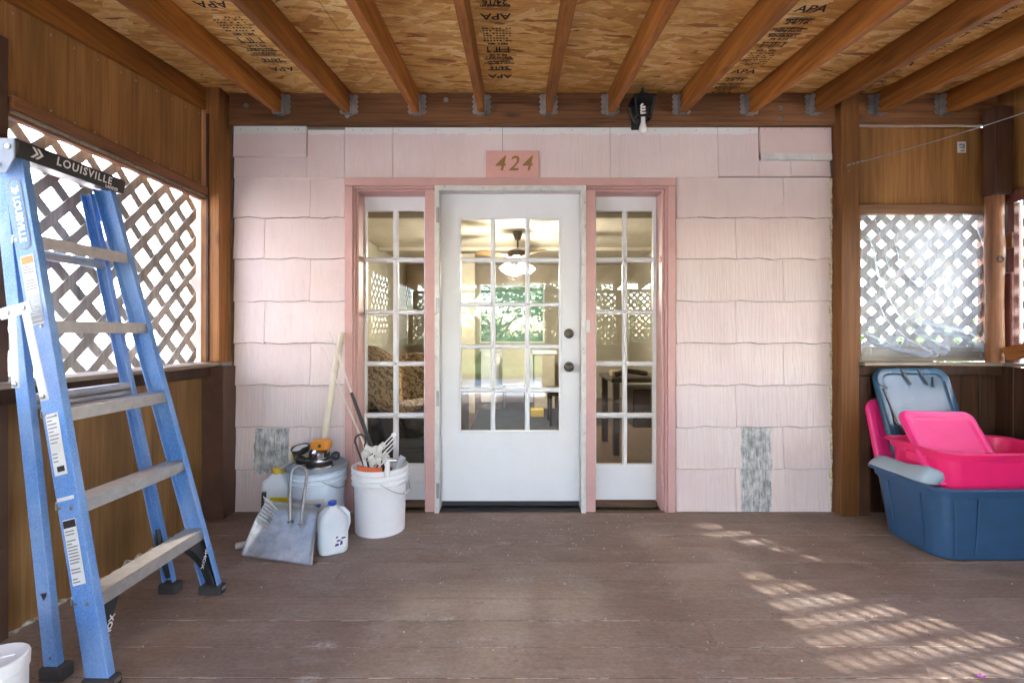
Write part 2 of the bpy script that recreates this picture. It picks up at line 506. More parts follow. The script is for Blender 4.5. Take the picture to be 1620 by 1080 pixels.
# asbestos-cement shingles: embossed wood grain under chalky pink paint, two bare strips
def shingle():
    t = NT('pink_shingle_paint')
    co = t.coord('World')
    sep = t.node('ShaderNodeSeparateXYZ'); t.link(co, sep.inputs[0])
    X, Z = sep.outputs[0], sep.outputs[2]
    wob = t.noise(t.mapping(co, (3, 3, 5), 4), 1, 3)
    mp = t.mapping(co, (1, 1, .07), 9)
    wv = t.node('ShaderNodeTexWave', wave_type='BANDS', bands_direction='X', inp={'Scale': 11.0, 'Distortion': 14.0, 'Detail': 4.0, 'Detail Scale': 1.6, 'Detail Roughness': .62})
    t.link(mp, wv.inputs['Vector'])
    g2 = t.noise(t.mapping(co, (75, 75, 6), 6), 1, 5, .7, .8)
    grain = t.math('ADD', t.math('MULTIPLY', wv.outputs['Fac'], .5), t.math('MULTIPLY', g2, .65))
    n = t.noise(t.mapping(co, (2.2, 2.2, 2.2), 2), 1, 5, .6)
    c = t.ramp(n, [(.3, (.655, .535, .52)), (.7, (.715, .61, .595))])
    # wear: chalky lighter paint on the raised grain, stronger lower down the wall
    wear = t.noise(t.mapping(co, (1.4, 1.4, .9)), 1, 4, .6)
    low = t.math('SUBTRACT', 1.15, t.math('MULTIPLY', Z, .55), True)
    wf = t.math('MULTIPLY', t.math('MULTIPLY', t.ramp(wear, [(.36, (0,) * 3), (.6, (1,) * 3)]), low), t.ramp(grain, [(.42, (.25,) * 3), (.62, (1,) * 3)]), True)
    c = t.mix(t.math('MULTIPLY', wf, .75), c, (.74, .69, .675, 1))
    dirt = t.noise(t.mapping(co, (5, 5, 3)), 1, 7, .7)
    c = t.mix(t.math('MULTIPLY', t.ramp(dirt, [(.55, (0,) * 3), (.8, (1,) * 3)]), .35), c, (.46, .37, .35, 1))
    oi = t.node('ShaderNodeObjectInfo')
    v = t.math('ADD', t.math('MULTIPLY', oi.outputs['Random'], .07), .955)
    cb = t.node('ShaderNodeCombineColor'); [t.link(v, cb.inputs[k]) for k in range(3)]
    c = t.mix(1.0, c, cb.outputs[0], 'MULTIPLY')
    chip = t.noise(t.mapping(co, (34, 34, 26)), 1, 5, .7)
    c = t.mix(t.ramp(chip, [(.735, (0,) * 3), (.76, (.8,) * 3)]), c, (.30, .27, .26, 1))
    lav = t.noise(t.mapping(co, (.9, .9, 1.3), 21), 1, 5, .6)
    c = t.mix(t.math('MULTIPLY', t.ramp(lav, [(.45, (0,) * 3), (.65, (1,) * 3)]), .45), c, (.66, .54, .56, 1))
    strk = t.noise(t.mapping(co, (26, 26, 1.2), 2), 1, 5, .7)
    c = t.mix(t.math('MULTIPLY', t.ramp(strk, [(.56, (0,) * 3), (.74, (1,) * 3)]), .3), c, (.50, .43, .42, 1))
    # unpainted top band with nail line and two bare grey strips
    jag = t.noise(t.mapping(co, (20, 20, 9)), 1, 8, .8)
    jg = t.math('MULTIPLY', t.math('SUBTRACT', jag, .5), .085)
    top = t.math('GREATER_THAN', t.math('ADD', Z, jg), wz(213))
    c = t.mix(top, c, (.70, .71, .70, 1))
    def band(a, lo, hi):
        aa = t.math('ADD', a, jg)
        return t.math('MULTIPLY', t.math('GREATER_THAN', aa, lo), t.math('LESS_THAN', aa, hi))
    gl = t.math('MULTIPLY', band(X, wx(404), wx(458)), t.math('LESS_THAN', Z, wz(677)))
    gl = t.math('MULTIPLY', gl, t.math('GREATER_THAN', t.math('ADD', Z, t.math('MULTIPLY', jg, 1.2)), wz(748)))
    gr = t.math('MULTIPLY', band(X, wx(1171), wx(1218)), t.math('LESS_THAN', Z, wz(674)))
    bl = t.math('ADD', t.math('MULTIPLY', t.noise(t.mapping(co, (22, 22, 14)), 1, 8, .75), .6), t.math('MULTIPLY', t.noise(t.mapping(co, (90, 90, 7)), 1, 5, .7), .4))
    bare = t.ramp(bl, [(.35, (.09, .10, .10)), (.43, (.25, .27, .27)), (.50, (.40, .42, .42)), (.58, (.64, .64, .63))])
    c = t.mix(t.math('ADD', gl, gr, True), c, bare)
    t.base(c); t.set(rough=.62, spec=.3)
    grain = t.math('SUBTRACT', grain, t.math('MULTIPLY', t.math('ADD', gl, gr, True), .9))
    t.bump(grain, .26, .006)
    return t.m
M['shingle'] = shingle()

# worn brown porch paint, boards run along x
def floorpaint():
    t = NT('worn_brown_floor_paint')
    co = t.coord('World')
    n = t.noise(t.mapping(co, (1.3, 1.9, 1), 3), 1, 9, .68)
    c = t.ramp(n, [(.3, (.185, .127, .096)), (.5, (.236, .173, .136)), (.7, (.295, .230, .190))])
    gr = t.noise(t.mapping(co, (2.5, 70, 1), 8), 1, 5, .6)
    c = t.mix(1.0, c, t.ramp(gr, [(.3, (.93, .925, .92)), (.7, (1.06, 1.06, 1.06))]), 'MULTIPLY')
    # chalky scuffs
    sc = t.noise(t.mapping(co, (3.0, 5.0, 1)), 1, 10, .78, .4)
    c = t.mix(t.math('MULTIPLY', t.ramp(sc, [(.50, (0,) * 3), (.72, (1,) * 3)]), .6), c, (.37, .325, .30, 1))
    sp = t.noise(t.mapping(co, (26, 34, 1)), 1, 7, .78)
    c = t.mix(t.ramp(sp, [(.655, (0,) * 3), (.72, (.85,) * 3)]), c, (.45, .42, .39, 1))
    for (ang, s_, th_) in ((4, (3, 240, 1), .70), (62, (5, 200, 1), .735), (-50, (5, 220, 1), .735)):
        rm_ = t.node('ShaderNodeMapping'); rm_.inputs['Rotation'].default_value = (0, 0, R(ang)); t.link(co, rm_.inputs['Vector'])
        sn = t.noise(t.mapping(rm_.outputs[0], s_), 1, 4, .6, .3)
        c = t.mix(t.ramp(sn, [(th_ - .03, (0,) * 3), (th_ + .04, (.75,) * 3)]), c, (.46, .42, .39, 1))
    mot = t.noise(t.mapping(co, (60, 75, 1), 5), 1, 5, .7)
    c = t.mix(1.0, c, t.ramp(mot, [(.3, (.80, .79, .78)), (.7, (1.16, 1.16, 1.17))]), 'MULTIPLY')
    dkp = t.noise(t.mapping(co, (9, 14, 1), 15), 1, 8, .78)
    c = t.mix(t.math('MULTIPLY', t.ramp(dkp, [(.58, (0,) * 3), (.70, (1,) * 3)]), .55), c, (.095, .058, .042, 1))
    # a few shaped paint smears
    for (x, y, rx, ry, k) in ((-.72, 1.85, .075, .035, 1.0), (-.28, 2.02, .05, .02, .8), (-.06, 2.75, .05, .03, .7), (.02, 2.35, .16, .05, .5), (-.70, 1.66, .05, .05, .9), (.17, 2.0, .08, .03, .4)):
        vm = t.node('ShaderNodeVectorMath', operation='SUBTRACT'); vm.inputs[1].default_value = (x, y, 0); t.link(co, vm.inputs[0])
        v2 = t.node('ShaderNodeVectorMath', operation='MULTIPLY'); v2.inputs[1].default_value = (1 / rx, 1 / ry, 0); t.link(vm.outputs[0], v2.inputs[0])
        ln = t.node('ShaderNodeVectorMath', operation='LENGTH'); t.link(v2.outputs[0], ln.inputs[0])
        m = t.math('SUBTRACT', 1, ln.outputs['Value'], True)
        q = t.noise(t.mapping(co, (45, 60, 1)), 1, 6, .75)
        f = t.math('MULTIPLY', t.math('MULTIPLY', m, t.ramp(q, [(.42, (0,) * 3), (.6, (1,) * 3)])), k, True)
        c = t.mix(f, c, (.55, .53, .5, 1))
    t.base(c)
    t.set(rough=t.math('ADD', t.math('MULTIPLY', sc, .35), .42), spec=.3)
    t.bump(t.math('ADD', t.math('MULTIPLY', gr, .6), t.math('MULTIPLY', sp, .6)), .4, .005)
    return t.m
M['floor'] = floorpaint()
M['flooredge'] = painted('floor_gap_dust', (.62, .57, .52, 1), .8, .25, .1, (.075, .05, .04, 1), 4, dirtlim=(.43, .52))
M['lip_shade'] = painted('shaded_shingle_edge', (.25, .21, .20, 1), .8, .3, .2, (.56, .48, .47, 1), 12, dirtlim=(.46, .62))  # dark lip colour, paints the shadow line under each shingle course

# ================================================================== SETTING
def grass():
    t = NT('lawn_grass')
    co = t.coord('World')
    n = t.noise(t.mapping(co, (.6,) * 3), 1, 6, .6)
    f = t.noise(t.mapping(co, (22,) * 3), 1, 5, .7)
    c = t.ramp(t.math('ADD', t.math('MULTIPLY', n, .6), t.math('MULTIPLY', f, .4)), [(.35, (.045, .085, .02)), (.65, (.12, .17, .045))])
    t.base(c); t.set(rough=.9, spec=.1); t.bump(f, .6, .03)
    return t.m
M['grass'] = grass()
M['bounce_concrete'] = painted('bounce_paving', (.48, .50, .53, 1), .85, .12, .3, (.25, .24, .22, 1), 3)  # pale ground added round the porch to bounce sunlight up under the roof

g = MB()
NG = 24
g.grid(lambda u, v: ((u - .5) * 400, (v - .5) * 400, -.45), NG, NG)
tag(g.build('lawn', M['grass']), kind='structure')
g = MB().box(-7, 9, -11, -2.72, -.5, -.446)
tag(g.build('forecourt', M['bounce_concrete']), kind='structure')  # added bounce surface in front of the porch
g = MB().box(3.3, 9, -2.715, 7, -.5, -.444)
tag(g.build('path', M['bounce_concrete']), kind='structure')  # added bounce surface right of the porch
g = MB().box(-4.2, -2.16, -8, 12, -.5, -.442)
tag(g.build('bounce_driveway', M['bounce_concrete']), kind='structure')  # added bounce surface left of the porch

# porch floor: boards along x, each a piece
XL, XR, YF = -2.02, 3.27, -2.62
fl = MB().box(XL, XR, YF, WD + .01, -.30, -.0011).build('porch_floor', M['flooredge'])
tag(fl, kind='structure')
joints = [1.675, 1.84, 2.010, 2.173, 2.343, 2.514, 2.692, 2.86, 3.03, 3.19]
ys = [1.675 - .168 * k for k in range(26, 0, -1)] + joints + [WD + .005]
FN = MB()
for k in range(len(ys) - 1):
    rnd = random.Random(k * 17 + 3)
    y0, y1 = ys[k] + .0022, ys[k + 1] - .0022
    cut = [XL, XR] if k % 3 else [XL, rnd.uniform(-.9, 1.9), XR]
    for a, b in zip(cut, cut[1:]):
        dz = rnd.uniform(.0004, .0024)
        n = 8
        mb = MB()
        cz = rnd.uniform(-.0012, .0012)
        mb.box(a + .001, b - .001, y0, y1, -.0065, dz)
        mb.build('floor_board', M['floor'], fl, bev=.0012)
        if y0 > 1.2:
            for q in (a + .03, -1.4, -.35, .72, 1.75, b - .03):
                if a < q < b:
                    for e in (.025, .142):
                        FN.lathe([(.0042, dz - .002), (.0038, dz + .0007), (0, dz + .001)], (q + rnd.uniform(-.012, .012), y0 + e + rnd.uniform(-.008, .008), 0), 7)

tag(FN.build('floor_nail', M['bolt'], fl), kind='stuff')

# ================================================================== HOUSE
house = thing('house', (0, WD, 0), 'pale pink shingled house front with a glazed white door between two narrow sidelight windows', 'house')
HX0, HX1, HY1, ZT = -2.14, 2.24, 9.2, 2.75
M['interior'] = painted('beige_interior_paint', (.42, .385, .30, 1), .7, .05, .05)
M['ceiling_in'] = painted('beige_ceiling_paint', (.56, .51, .41, 1), .7, .05, .1)
M['backing'] = painted('wall_backing', (.20, .16, .13, 1), .8, .2, .2)
M['foam'] = painted('yellowed_foam_edge', (.46, .40, .24, 1), .85, .3, .6, (.62, .58, .48, 1), 25, dirtlim=(.45, .6), fine=60)
M['crumb'] = painted('broken_mortar', (.42, .40, .31, 1), .9, .3, .8, (.16, .12, .08, 1), 40, dirtlim=(.5, .6), fine=60)

OX0, OX1, OZ1 = wx(560), wx(1056), wz(293)       # rough opening of the door unit
w = MB()
w.box(HX0, OX0 - .002, WD + .002, WD + .19, -.35, ZT + .3)
w.box(OX1 + .002, HX1, WD + .002, WD + .19, -.35, ZT + .3)
w.box(OX0 - .002, OX1 + .002, WD + .002, WD + .19, OZ1, ZT + .3)
w.build('wall', M['backing'], house)
w = MB()
w.box(HX0, HX0 + .15, WD + .19, HY1, -.35, ZT + .3)
w.build('wall', M['pinkpale'], house)
w = MB()
w.box(HX1 - .15, HX1, WD + .19, HY1, -.35, ZT + .3)
w.build('wall', M['pinkpale'], house)
BWX0, BWX1, BWZ0, BWZ1 = wx(758, 9.0), wx(862, 9.0), .99, 2.05
w = MB()
w.box(HX0, BWX0, HY1 - .2, HY1, -.35, ZT + .3)
w.box(BWX1, HX1, HY1 - .2, HY1, -.35, ZT + .3)
w.box(BWX0, BWX1, HY1 - .2, HY1, -.35, BWZ0)
w.box(BWX0, BWX1, HY1 - .2, HY1, BWZ1, ZT + .3)
w.build('wall', M['interior'], house)
M['roofing'] = painted('roof_shingle_grey', (.16, .14, .13, 1), .9, .2, .4)
w = MB()
zr = ZT + .31
w.prism([(HX0 - .05, WD + .02, zr), (HX1 + .3, WD + .02, zr), ((HX0 + HX1) / 2, WD + .02, zr + .95)], (0, HY1 - WD + .2, 0))
w.build('roof', M['roofing'], house)
# room inside
rm = MB().box(HX0 + .152, HX1 - .152, WD + .2, HY1 - .202, -.05, -.012).build('room_floor', wood('room_floor_wood', (.035, .018, .010, 1), (.105, .056, .030, 1), 1, .35, dirt=.3, spec=.5), house)
for q in ((HX0 + .152, HX0 + .162, WD + .2, HY1 - .2, -.01, 2.40), (HX1 - .162, HX1 - .152, WD + .2, HY1 - .2, -.01, 2.40), (HX0 + .165, OX0 - .1, WD + .192, WD + .2, -.01, 2.40), (OX1 + .1, HX1 - .165, WD + .192, WD + .2, -.01, 2.40)):
    MB().box(*q).build('interior_wall', M['interior'], house)
MB().box(HX0 + .165, HX1 - .165, WD + .2, HY1 - .21, 2.41, 2.45).build('ceiling', M['ceiling_in'], house)
for yy in (5.1, 7.1):
    MB().box(HX0 + .17, HX1 - .17, yy, yy + .10, 2.36, 2.408).build('ceiling_beam', M['ceiling_in'], house)
MB().box(-.95, -.60, 7.3, 7.42, -.01, 2.35).build('interior_wall', M['interior'], house)
bw = MB().box(BWX0, BWX1, HY1 - .06, HY1 - .045, BWZ0, BWZ1).build('window', M['dimmed'], house)
wfr = MB()
for a in (BWX0, BWX1 - .03): wfr.box(a, a + .03, HY1 - .10, HY1 - .063, BWZ0, BWZ1)
wfr.box(BWX0 + .03, BWX1 - .03, HY1 - .10, HY1 - .063, BWZ0, BWZ0 + .03)
wfr.box(BWX0 + .03, BWX1 - .03, HY1 - .10, HY1 - .063, BWZ1 - .03, BWZ1)
wfr.build('frame', M['white'], bw)

# shingles -----------------------------------------------------------------
crs = [wz(y) for y in (283, 345.5, 410, 477, 543, 609, 675, 741, 808)]
shmesh = []
def shingle_piece(x0, x1, z0, z1, seed, proud=.0, wavy=True, name='shingle', mat=None, thick=.015):
    rnd = random.Random(seed)
    n = max(3, int((x1 - x0) / .045))
    ph, am = rnd.uniform(0, 6.28), (rnd.uniform(.0035, .0065) if wavy else .0006)
    g1, g2 = .0015, .0015
    per = rnd.uniform(.24, .40); lipz = .0018 if z0 > 1.25 else .0036
    x0 += g1; x1 -= g2
    tl = rnd.uniform(-.0015, .0015)
    top, bot, bk, lip_ = [], [], [], []
    yb, yt = WD - .004 - thick - proud - rnd.uniform(0, .003), WD - .004 - proud
    for i in range(n + 1):
        u = i / n; x = x0 + (x1 - x0) * u
        zb = z0 + am * (.7 * math.sin(x * 2 * math.pi / per + ph) + .45 * math.sin(x * 2 * math.pi / (per * .53) + ph * 2.3)) + (u - .5) * tl + (rnd.uniform(-.0012, .0012) if wavy else 0)
        bot.append((x, yb + .0012 * math.sin(x * 17 + ph), zb + (lipz if wavy else .002))); lip_.append((x, yb + .0055, zb)); top.append((x, yt, z1)); bk.append((x, WD - .001, zb))
    mid = [((a[0]), a[1] * .5 + b[1] * .5, a[2] * .5 + b[2] * .5) for a, b in zip(bot, top)]
    v = bk + lip_ + bot + mid + top
    m = n + 1
    fs = []
    for r in range(4):
        for i in range(n):
            fs.append((r * m + i, r * m + i + 1, (r + 1) * m + i + 1, (r + 1) * m + i))
    # sides
    v += [(x0, WD - .001, z1), (x1, WD - .001, z1)]
    a, b = 5 * m, 5 * m + 1
    fs.append((0, m, 2 * m, 3 * m, 4 * m, a)); fs.append((m - 1, b, 5 * m - 1, 4 * m - 1, 3 * m - 1, 2 * m - 1))
    mb = MB().add(v, fs)
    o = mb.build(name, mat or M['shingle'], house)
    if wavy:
        o.data.materials.append(M['lip_shade'])
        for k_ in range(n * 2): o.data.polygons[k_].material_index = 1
    return o
SL0, SL1 = wx(371.5), wx(547)
SR0, SR1 = wx(1068.5), wx(1312)
sid = 0
for k in range(8):
    zt, zb = crs[k], crs[k + 1]
    if k == 7: zb -= .004
    for (a, b, js) in ((SL0, SL1, [wx(492)] if k % 2 == 0 else [wx(420)]), (SR0, SR1, [wx(1238)] if k % 2 == 0 else [wx(1163)])):
        cuts = [a] + js + [b]
        for c0, c1 in zip(cuts, cuts[1:]):
            sid += 1
            e = .004 * random.Random(sid).uniform(-1, 1)
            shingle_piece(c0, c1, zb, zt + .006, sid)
# top course under the ledger
ztop = wz(202.5)
for (a, b, z0, zz) in ((371.5, 487, 283, 240), (487, 546, 283, 206), (546, 622, 283, 202.5), (622, 795, 283, 202.5), (795, 965, 283, 202.5), (965, 1135, 283, 202.5), (1135, 1199, 280, 202.5), (1199, 1250, 280, 250), (1250, 1312, 280, 250)):
    sid += 1
    shingle_piece(wx(a), wx(b), wz(z0), wz(zz), sid, wavy=False, thick=.010)
shingle_piece(wx(372), wx(487), wz(250), wz(201.5), 901, proud=.014, wavy=False, name='patch_board', thick=.008)
pp = shingle_piece(wx(1200), wx(1312.5), wz(255), wz(204), 902, proud=.014, wavy=False, name='patch_board', thick=.008, mat=M['pinkpale'])
lip = shingle_piece(wx(1200), wx(1312.5), wz(255.5), wz(245), 903, proud=.0245, wavy=False, name='white_edge_strip', thick=.002, mat=M['white_old'])
# nails along the unpainted top band
nl = MB()
for px_ in (385, 412, 440, 470, 475, 560, 575, 588, 632, 690, 775, 860, 905, 955, 1000, 1035, 1100, 1150, 1185, 1207, 1232, 1265, 1300):
    nl.lathe([(.0035, -.0), (.003, .003), (0, .0036)], (wx(px_), WD - .0145 - (.013 if px_ < 486 or px_ > 1199 else 0), wz(207.5)), 8, Matrix.Rotation(R(90), 3, 'X'))
tag(nl.build('nail_row', M['bolt'], house), kind='stuff')

# ragged foam / mortar along the shingle edges
def ragged(x0, z0, x1, z1, wd, seed, mat, name, n=46, depth=.014, up=True):
    rnd = random.Random(seed)
    mb = MB()
    A, B = Vector((x0, 0, z0)), Vector((x1, 0, z1))
    d = (B - A); L = d.length; d.normalize()
    s = Vector((-d.z, 0, d.x))
    rows = []
    for i in range(n + 1):
        p = A + d * (L * i / n)
        a, b = rnd.uniform(.15, 1) * wd, rnd.uniform(.1, .8) * wd
        h = rnd.uniform(.5, 1.0) * depth
        rows.append([p - s * b + Vector((0, WD - .002, 0)), p + Vector((rnd.uniform(-.002, .002), WD - h - .004, rnd.uniform(-.002, .002))), p + s * a + Vector((0, WD - .002, 0))])
    for i in range(n):
        r0, r1 = rows[i], rows[i + 1]
        mb.add(r0 + r1, [(0, 1, 4, 3), (1, 2, 5, 4)])
    return mb.build(name, mat, house)
ragged(wx(1313.5), wz(803), wx(1313.5), wz(283), .024, 31, M['foam'], 'foam_edge', 70, .018)
ragged(wx(369.5), wz(803), wx(369.5), wz(205), .012, 33, M['darkpaint'], 'paint_smear', 70, .010)
ragged(wx(374), wz(808), wx(468), wz(808), .016, 34, M['crumb'], 'broken_edge', 30, .016)
ragged(wx(1068), wz(809), wx(1312), wz(809), .018, 35, M['crumb'], 'broken_edge', 70, .018)

# casing around the door unit ----------------------------------------------
PT = M['pinktrim']
YC = WD - .034                                   # casing face
def bx(name, x0, x1, y0, y1, z0, z1, mat, par=house, bev=.003):
    return MB().box(x0, x1, y0, y1, z0, z1).build(name, mat, par, bev=bev)
zb0 = -.0
c0, c1 = wx(548), wx(1066.5)
zc = wz(283.5)
bx('casing', c0, c0 + .052, YC, WD + .0, .0, zc - .055, PT)
bx('casing', c1 - .052, c1, YC, WD + .0, .0, zc - .055, PT)
bx('casing', c0, c1, YC, WD + .0, zc - .053, zc, PT)
# back band beads
bx('casing_bead', c0 + .053, c0 + .066, YC + .010, WD + .02, .0, zc - .067, PT)
bx('casing_bead', c1 - .066, c1 - .053, YC + .010, WD + .02, .0, zc - .067, PT)
bx('casing_bead', c0 + .053, c1 - .053, YC + .010, WD + .02, zc - .067, zc - .0545, PT)
# jambs
JY = WD + .125                                    # sash face depth
bx('jamb', c0 + .067, c0 + .082, WD - .006, JY + .06, .0, zc - .083, PT)
bx('jamb', c1 - .082, c1 - .067, WD - .006, JY + .06, .0, zc - .083, PT)
bx('jamb', c0 + .067, c1 - .067, WD - .006, JY + .06, zc - .082, zc - .068, PT)
# mullion posts either side of the door
mL0, mL1 = wx(672, 3.215), wx(692, 3.215)
mR0, mR1 = wx(924.5, 3.215), wx(942.5, 3.215)
for a, b in ((mL0, mL1), (mR0, mR1)):
    bx('mullion_post', a, b, WD - .035, JY + .06, -.02, zc - .084, PT, bev=.004)
# strike on the right mullion, hinges on the left
MB().box(wx(928, 3.2), wx(934, 3.2), WD - .041, WD - .0355, wz(526), wz(506)).build('strike_plate', M['white_old'], house, bev=.001)

# storm-door frame of worn white metal
SF = M['white_old']
dX0, dX1, dZ1 = wx(687.5, 3.21), wx(927, 3.21), wz(293.5, 3.21)
bx('storm_frame', dX0, dX0 + .030, WD - .046, WD + .03, -.012, dZ1 - .034, SF, bev=.002)
bx('storm_frame', dX1 - .030, dX1, WD - .046, WD + .03, -.012, dZ1 - .034, SF, bev=.002)
bx('storm_frame', dX0, dX1, WD - .046, WD + .03, dZ1 - .033, dZ1, SF, bev=.002)
hg = MB()
for py_ in (340, 483, 630, 776):
    z = wz(py_, 3.2)
    for k in range(4):
        hg.tube([(dX0 + .023, WD - .049, z - .045 + k * .0235), (dX0 + .023, WD - .049, z - .026 + k * .0235)], .0065, 8)
    hg.box(dX0 + .012, dX0 + .034, WD - .0485, WD - .0462, z - .05, z + .05)
tag(hg.build('hinge_knuckle', M['bolt'], house), kind='stuff')

# the door -----------------------------------------------------------------
DY = WD + .055                                     # face of the leaf
ld = DY
door = thing('front_door', (wx(807, ld) - 0, 0, 0)); door.parent = house
X = lambda p: wx(p, ld); Z = lambda p: wz(p, ld)
bx('door_stop', dX0 + .031, X(698) - .003, DY + .006, DY + .07, .0, Z(303.5), M['white'], house)
bx('door_stop', X(917) + .003, dX1 - .031, DY + .006, DY + .07, .0, Z(303.5), M['white'], house)
bx('door_head', dX0 + .031, dX1 - .031, DY + .006, DY + .07, Z(303), Z(294), M['pinkpale'], house)
dl, dr, dt, db = X(698.5), X(916.5), Z(306), Z(792)
gx0, gx1, gz1, gz0 = X(728), X(885.5), Z(345.5), Z(682)
W = M['white']
lf = MB()
lf.box(dl, gx0, DY, DY + .042, db, dt)
lf.box(gx1, dr, DY, DY + .042, db, dt)
lf.box(gx0, gx1, DY, DY + .042, gz1, dt)
lf.box(gx0, gx1, DY, DY + .042, db, gz0)
lf.build('door_leaf', W, door)
# raised glazing frame
fr_ = MB()
for a, b, c, d in ((gx0 - .012, gx0 + .006, gz0 - .012, gz1 + .012), (gx1 - .006, gx1 + .012, gz0 - .012, gz1 + .012)):
    fr_.box(a, b, DY - .008, DY + .012, c, d)
fr_.box(gx0 + .0065, gx1 - .0065, DY - .008, DY + .012, gz1 - .006, gz1 + .012)
fr_.box(gx0 + .0065, gx1 - .0065, DY - .008, DY + .012, gz0 - .012, gz0 + .006)
fr_.build('glazing_frame', W, door, bev=.004, seg=2)
cols = [(729.5, 776), (783.5, 830.5), (838, 884)]
rows = [(347, 407.5), (415, 478.5), (485, 545), (551.5, 613), (620.5, 680.5)]
def muntins(par, cols, rows, X, Z, yf, mat, seed):
    rnd = random.Random(seed)
    x0, x1 = X(cols[0][0]), X(cols[-1][1]); z1, z0 = Z(rows[0][0]), Z(rows[-1][1])
    def bar(horizontal, a0, a1, lo, hi):
        # slightly uneven hand painted edge
        n = 26
        mb = MB()
        e0 = [lo + rnd.uniform(-.0014, .0010) for _ in range(n + 1)]
        e1 = [hi + rnd.uniform(-.0010, .0014) for _ in range(n + 1)]
        mid = (lo + hi) / 2
        v, fs = [], []
        for i in range(n + 1):
            s = a0 + (a1 - a0) * i / n
            for (t_, y) in ((e0[i], yf + .019), (e0[i], yf + .006), (mid - (hi - lo) * .22, yf - .003), (mid + (hi - lo) * .22, yf - .003), (e1[i], yf + .006), (e1[i], yf + .019)):
                v.append((s, y, t_) if horizontal else (t_, y, s))
        for i in range(n):
            for k in range(5):
                q = (i * 6 + k, i * 6 + k + 1, i * 6 + 7 + k, i * 6 + 6 + k)
                fs.append(q if not horizontal else q[::-1])
        mb.add(v, fs)
        mb.build('muntin', mat, par)
    for (a, b), (c, d) in zip(cols, cols[1:]):
        bar(False, z0, z1, X(b), X(c))
    for (a, b), (c, d) in zip(rows, rows[1:]):
        bar(True, x0, x1, Z(c), Z(b))
def panes(par, cols, rows, X, Z, y, seed):
    rnd = random.Random(seed)
    for (c0_, c1_) in cols:
        for (r0, r1) in rows:
            a, b, t0, t1 = X(c0_) - .006, X(c1_) + .006, Z(r1) - .006, Z(r0) + .006
            d = [rnd.uniform(-.0006, .0006) for _ in range(4)]
            v = [(a, y + d[0], t0), (b, y + d[1], t0), (b, y + d[1] + d[3], t1), (a, y + d[0] + d[3], t1)]
            mb = MB().add(v, [(0, 1, 2, 3)])
            v2 = [(p[0], p[1] + .003, p[2]) for p in v]
            mb.add(v + v2, [(7, 6, 5, 4), (1, 0, 4, 5), (2, 1, 5, 6), (3, 2, 6, 7), (0, 3, 7, 4)])
            mb.build('pane', M['glass'], par)
muntins(door, cols, rows, X, Z, DY, W, 5)
panes(door, cols, rows, X, Z, DY + .014, 6)
# hardware
rot = Matrix.Rotation(R(90), 3, 'X')
M['bronze'] = metal('dark_bronze', (.10, .085, .07, 1), .32, .2, .5, m=.8)
MB().lathe([(.033, 0), (.033, .006), (.029, .012), (.017, .014), (.017, .020), (.013, .024), (0, .025)], (X(900), DY - .0, Z(527.5)), 24, rot).build('deadbolt', M['bronze'], door, smooth=True)
MB().lathe([(.034, 0), (.034, .005), (.030, .010), (.014, .013), (.013, .032), (.024, .040), (.029, .052), (.027, .063), (.016, .068), (0, .069)], (X(900), DY - .0, Z(580)), 24, rot).build('door_knob', M['bronze'], door, smooth=True)
bx('door_sweep', dl + .003, dr - .003, DY - .004, DY + .04, db - .030, db - .002, M['rubber'], door, bev=.002)
bx('threshold', dX0 + .032, dX1 - .032, WD - .03, WD + .19, -.020, db - .034, M['blackmetal'], house, bev=.002)
M['stepwood'] = wood('worn_step_wood', (.09, .05, .033, 1), (.21, .13, .085, 1), 0, .7, dirt=.5, bump=.5)
bx('door_sill', c0 + .07, c1 - .07, WD - .045, WD + .0, -.024, .006, M['stepwood'], house, bev=.006)

# the sidelights ------------------------------------------------------------
sy = JY
def sidelight(xa, xb, cols, rows, ztop, zbot):
    sl = thing('sidelight_window', (0, 0, 0)); sl.parent = house
    X = lambda p: wx(p, sy); Z = lambda p: wz(p, sy)
    a, b = X(xa), X(xb)
    g0, g1, h1, h0 = X(cols[0][0]) - .001, X(cols[-1][1]) + .001, Z(rows[0][0]) + .001, Z(rows[-1][1]) - .001
    s = MB()
    zt, zbm = Z(ztop), Z(zbot)
    s.box(a, g0, sy, sy + .035, zbm, zt); s.box(g1, b, sy, sy + .035, zbm, zt)
    s.box(g0, g1, sy, sy + .035, h1, zt); s.box(g0, g1, sy, sy + .035, zbm, h0)
    s.build('sash', W, sl)
    muntins(sl, cols, rows, X, Z, sy, W, int(xa))
    panes(sl, cols, rows, X, Z, sy + .014, int(xb))
    return sl
rws = [(334, 407), (415, 490.5), (497.5, 571.5), (579, 653), (661, 734)]
sidelight(566, 674, [(580, 621.5), (630, 670.5)], rws, 300, 790)
sidelight(940, 1042, [(943.5, 985), (992.5, 1033)], rws, 300, 790)
# fill strips behind the sashes (frame members hidden in the jamb)
bx('window_sill', c0 + .083, mL0 - .001, sy - .03, sy + .05, -.01, wz(792, sy), M['stepwood'], house)
bx('window_sill', mR1 + .001, c1 - .083, sy - .03, sy + .05, -.01, wz(792, sy), M['stepwood'], house)

# house number board --------------------------------------------------------
num = thing('house_number_sign', (wx(811), WD - .02, wz(263)), 'small pink board with gold 424 above the white front door', 'sign')
MB().box(wx(769.5), wx(852.5), WD - .034, WD - .0165, wz(284), wz(241.5)).build('backing_board', painted('number_board_pink', (.64, .355, .315, 1), .5, .04, .1), num, bev=.003)
for ch, px_ in (('4', 791), ('2', 812.5), ('4', 833)):
    text(ch, .135, (wx(px_), WD - .034, wz(262.5)), (1, 0, 0), (0, 0, 1), M['goldpaint'], 'digit', num, shear=.22, bold=.0012, thick=.001)

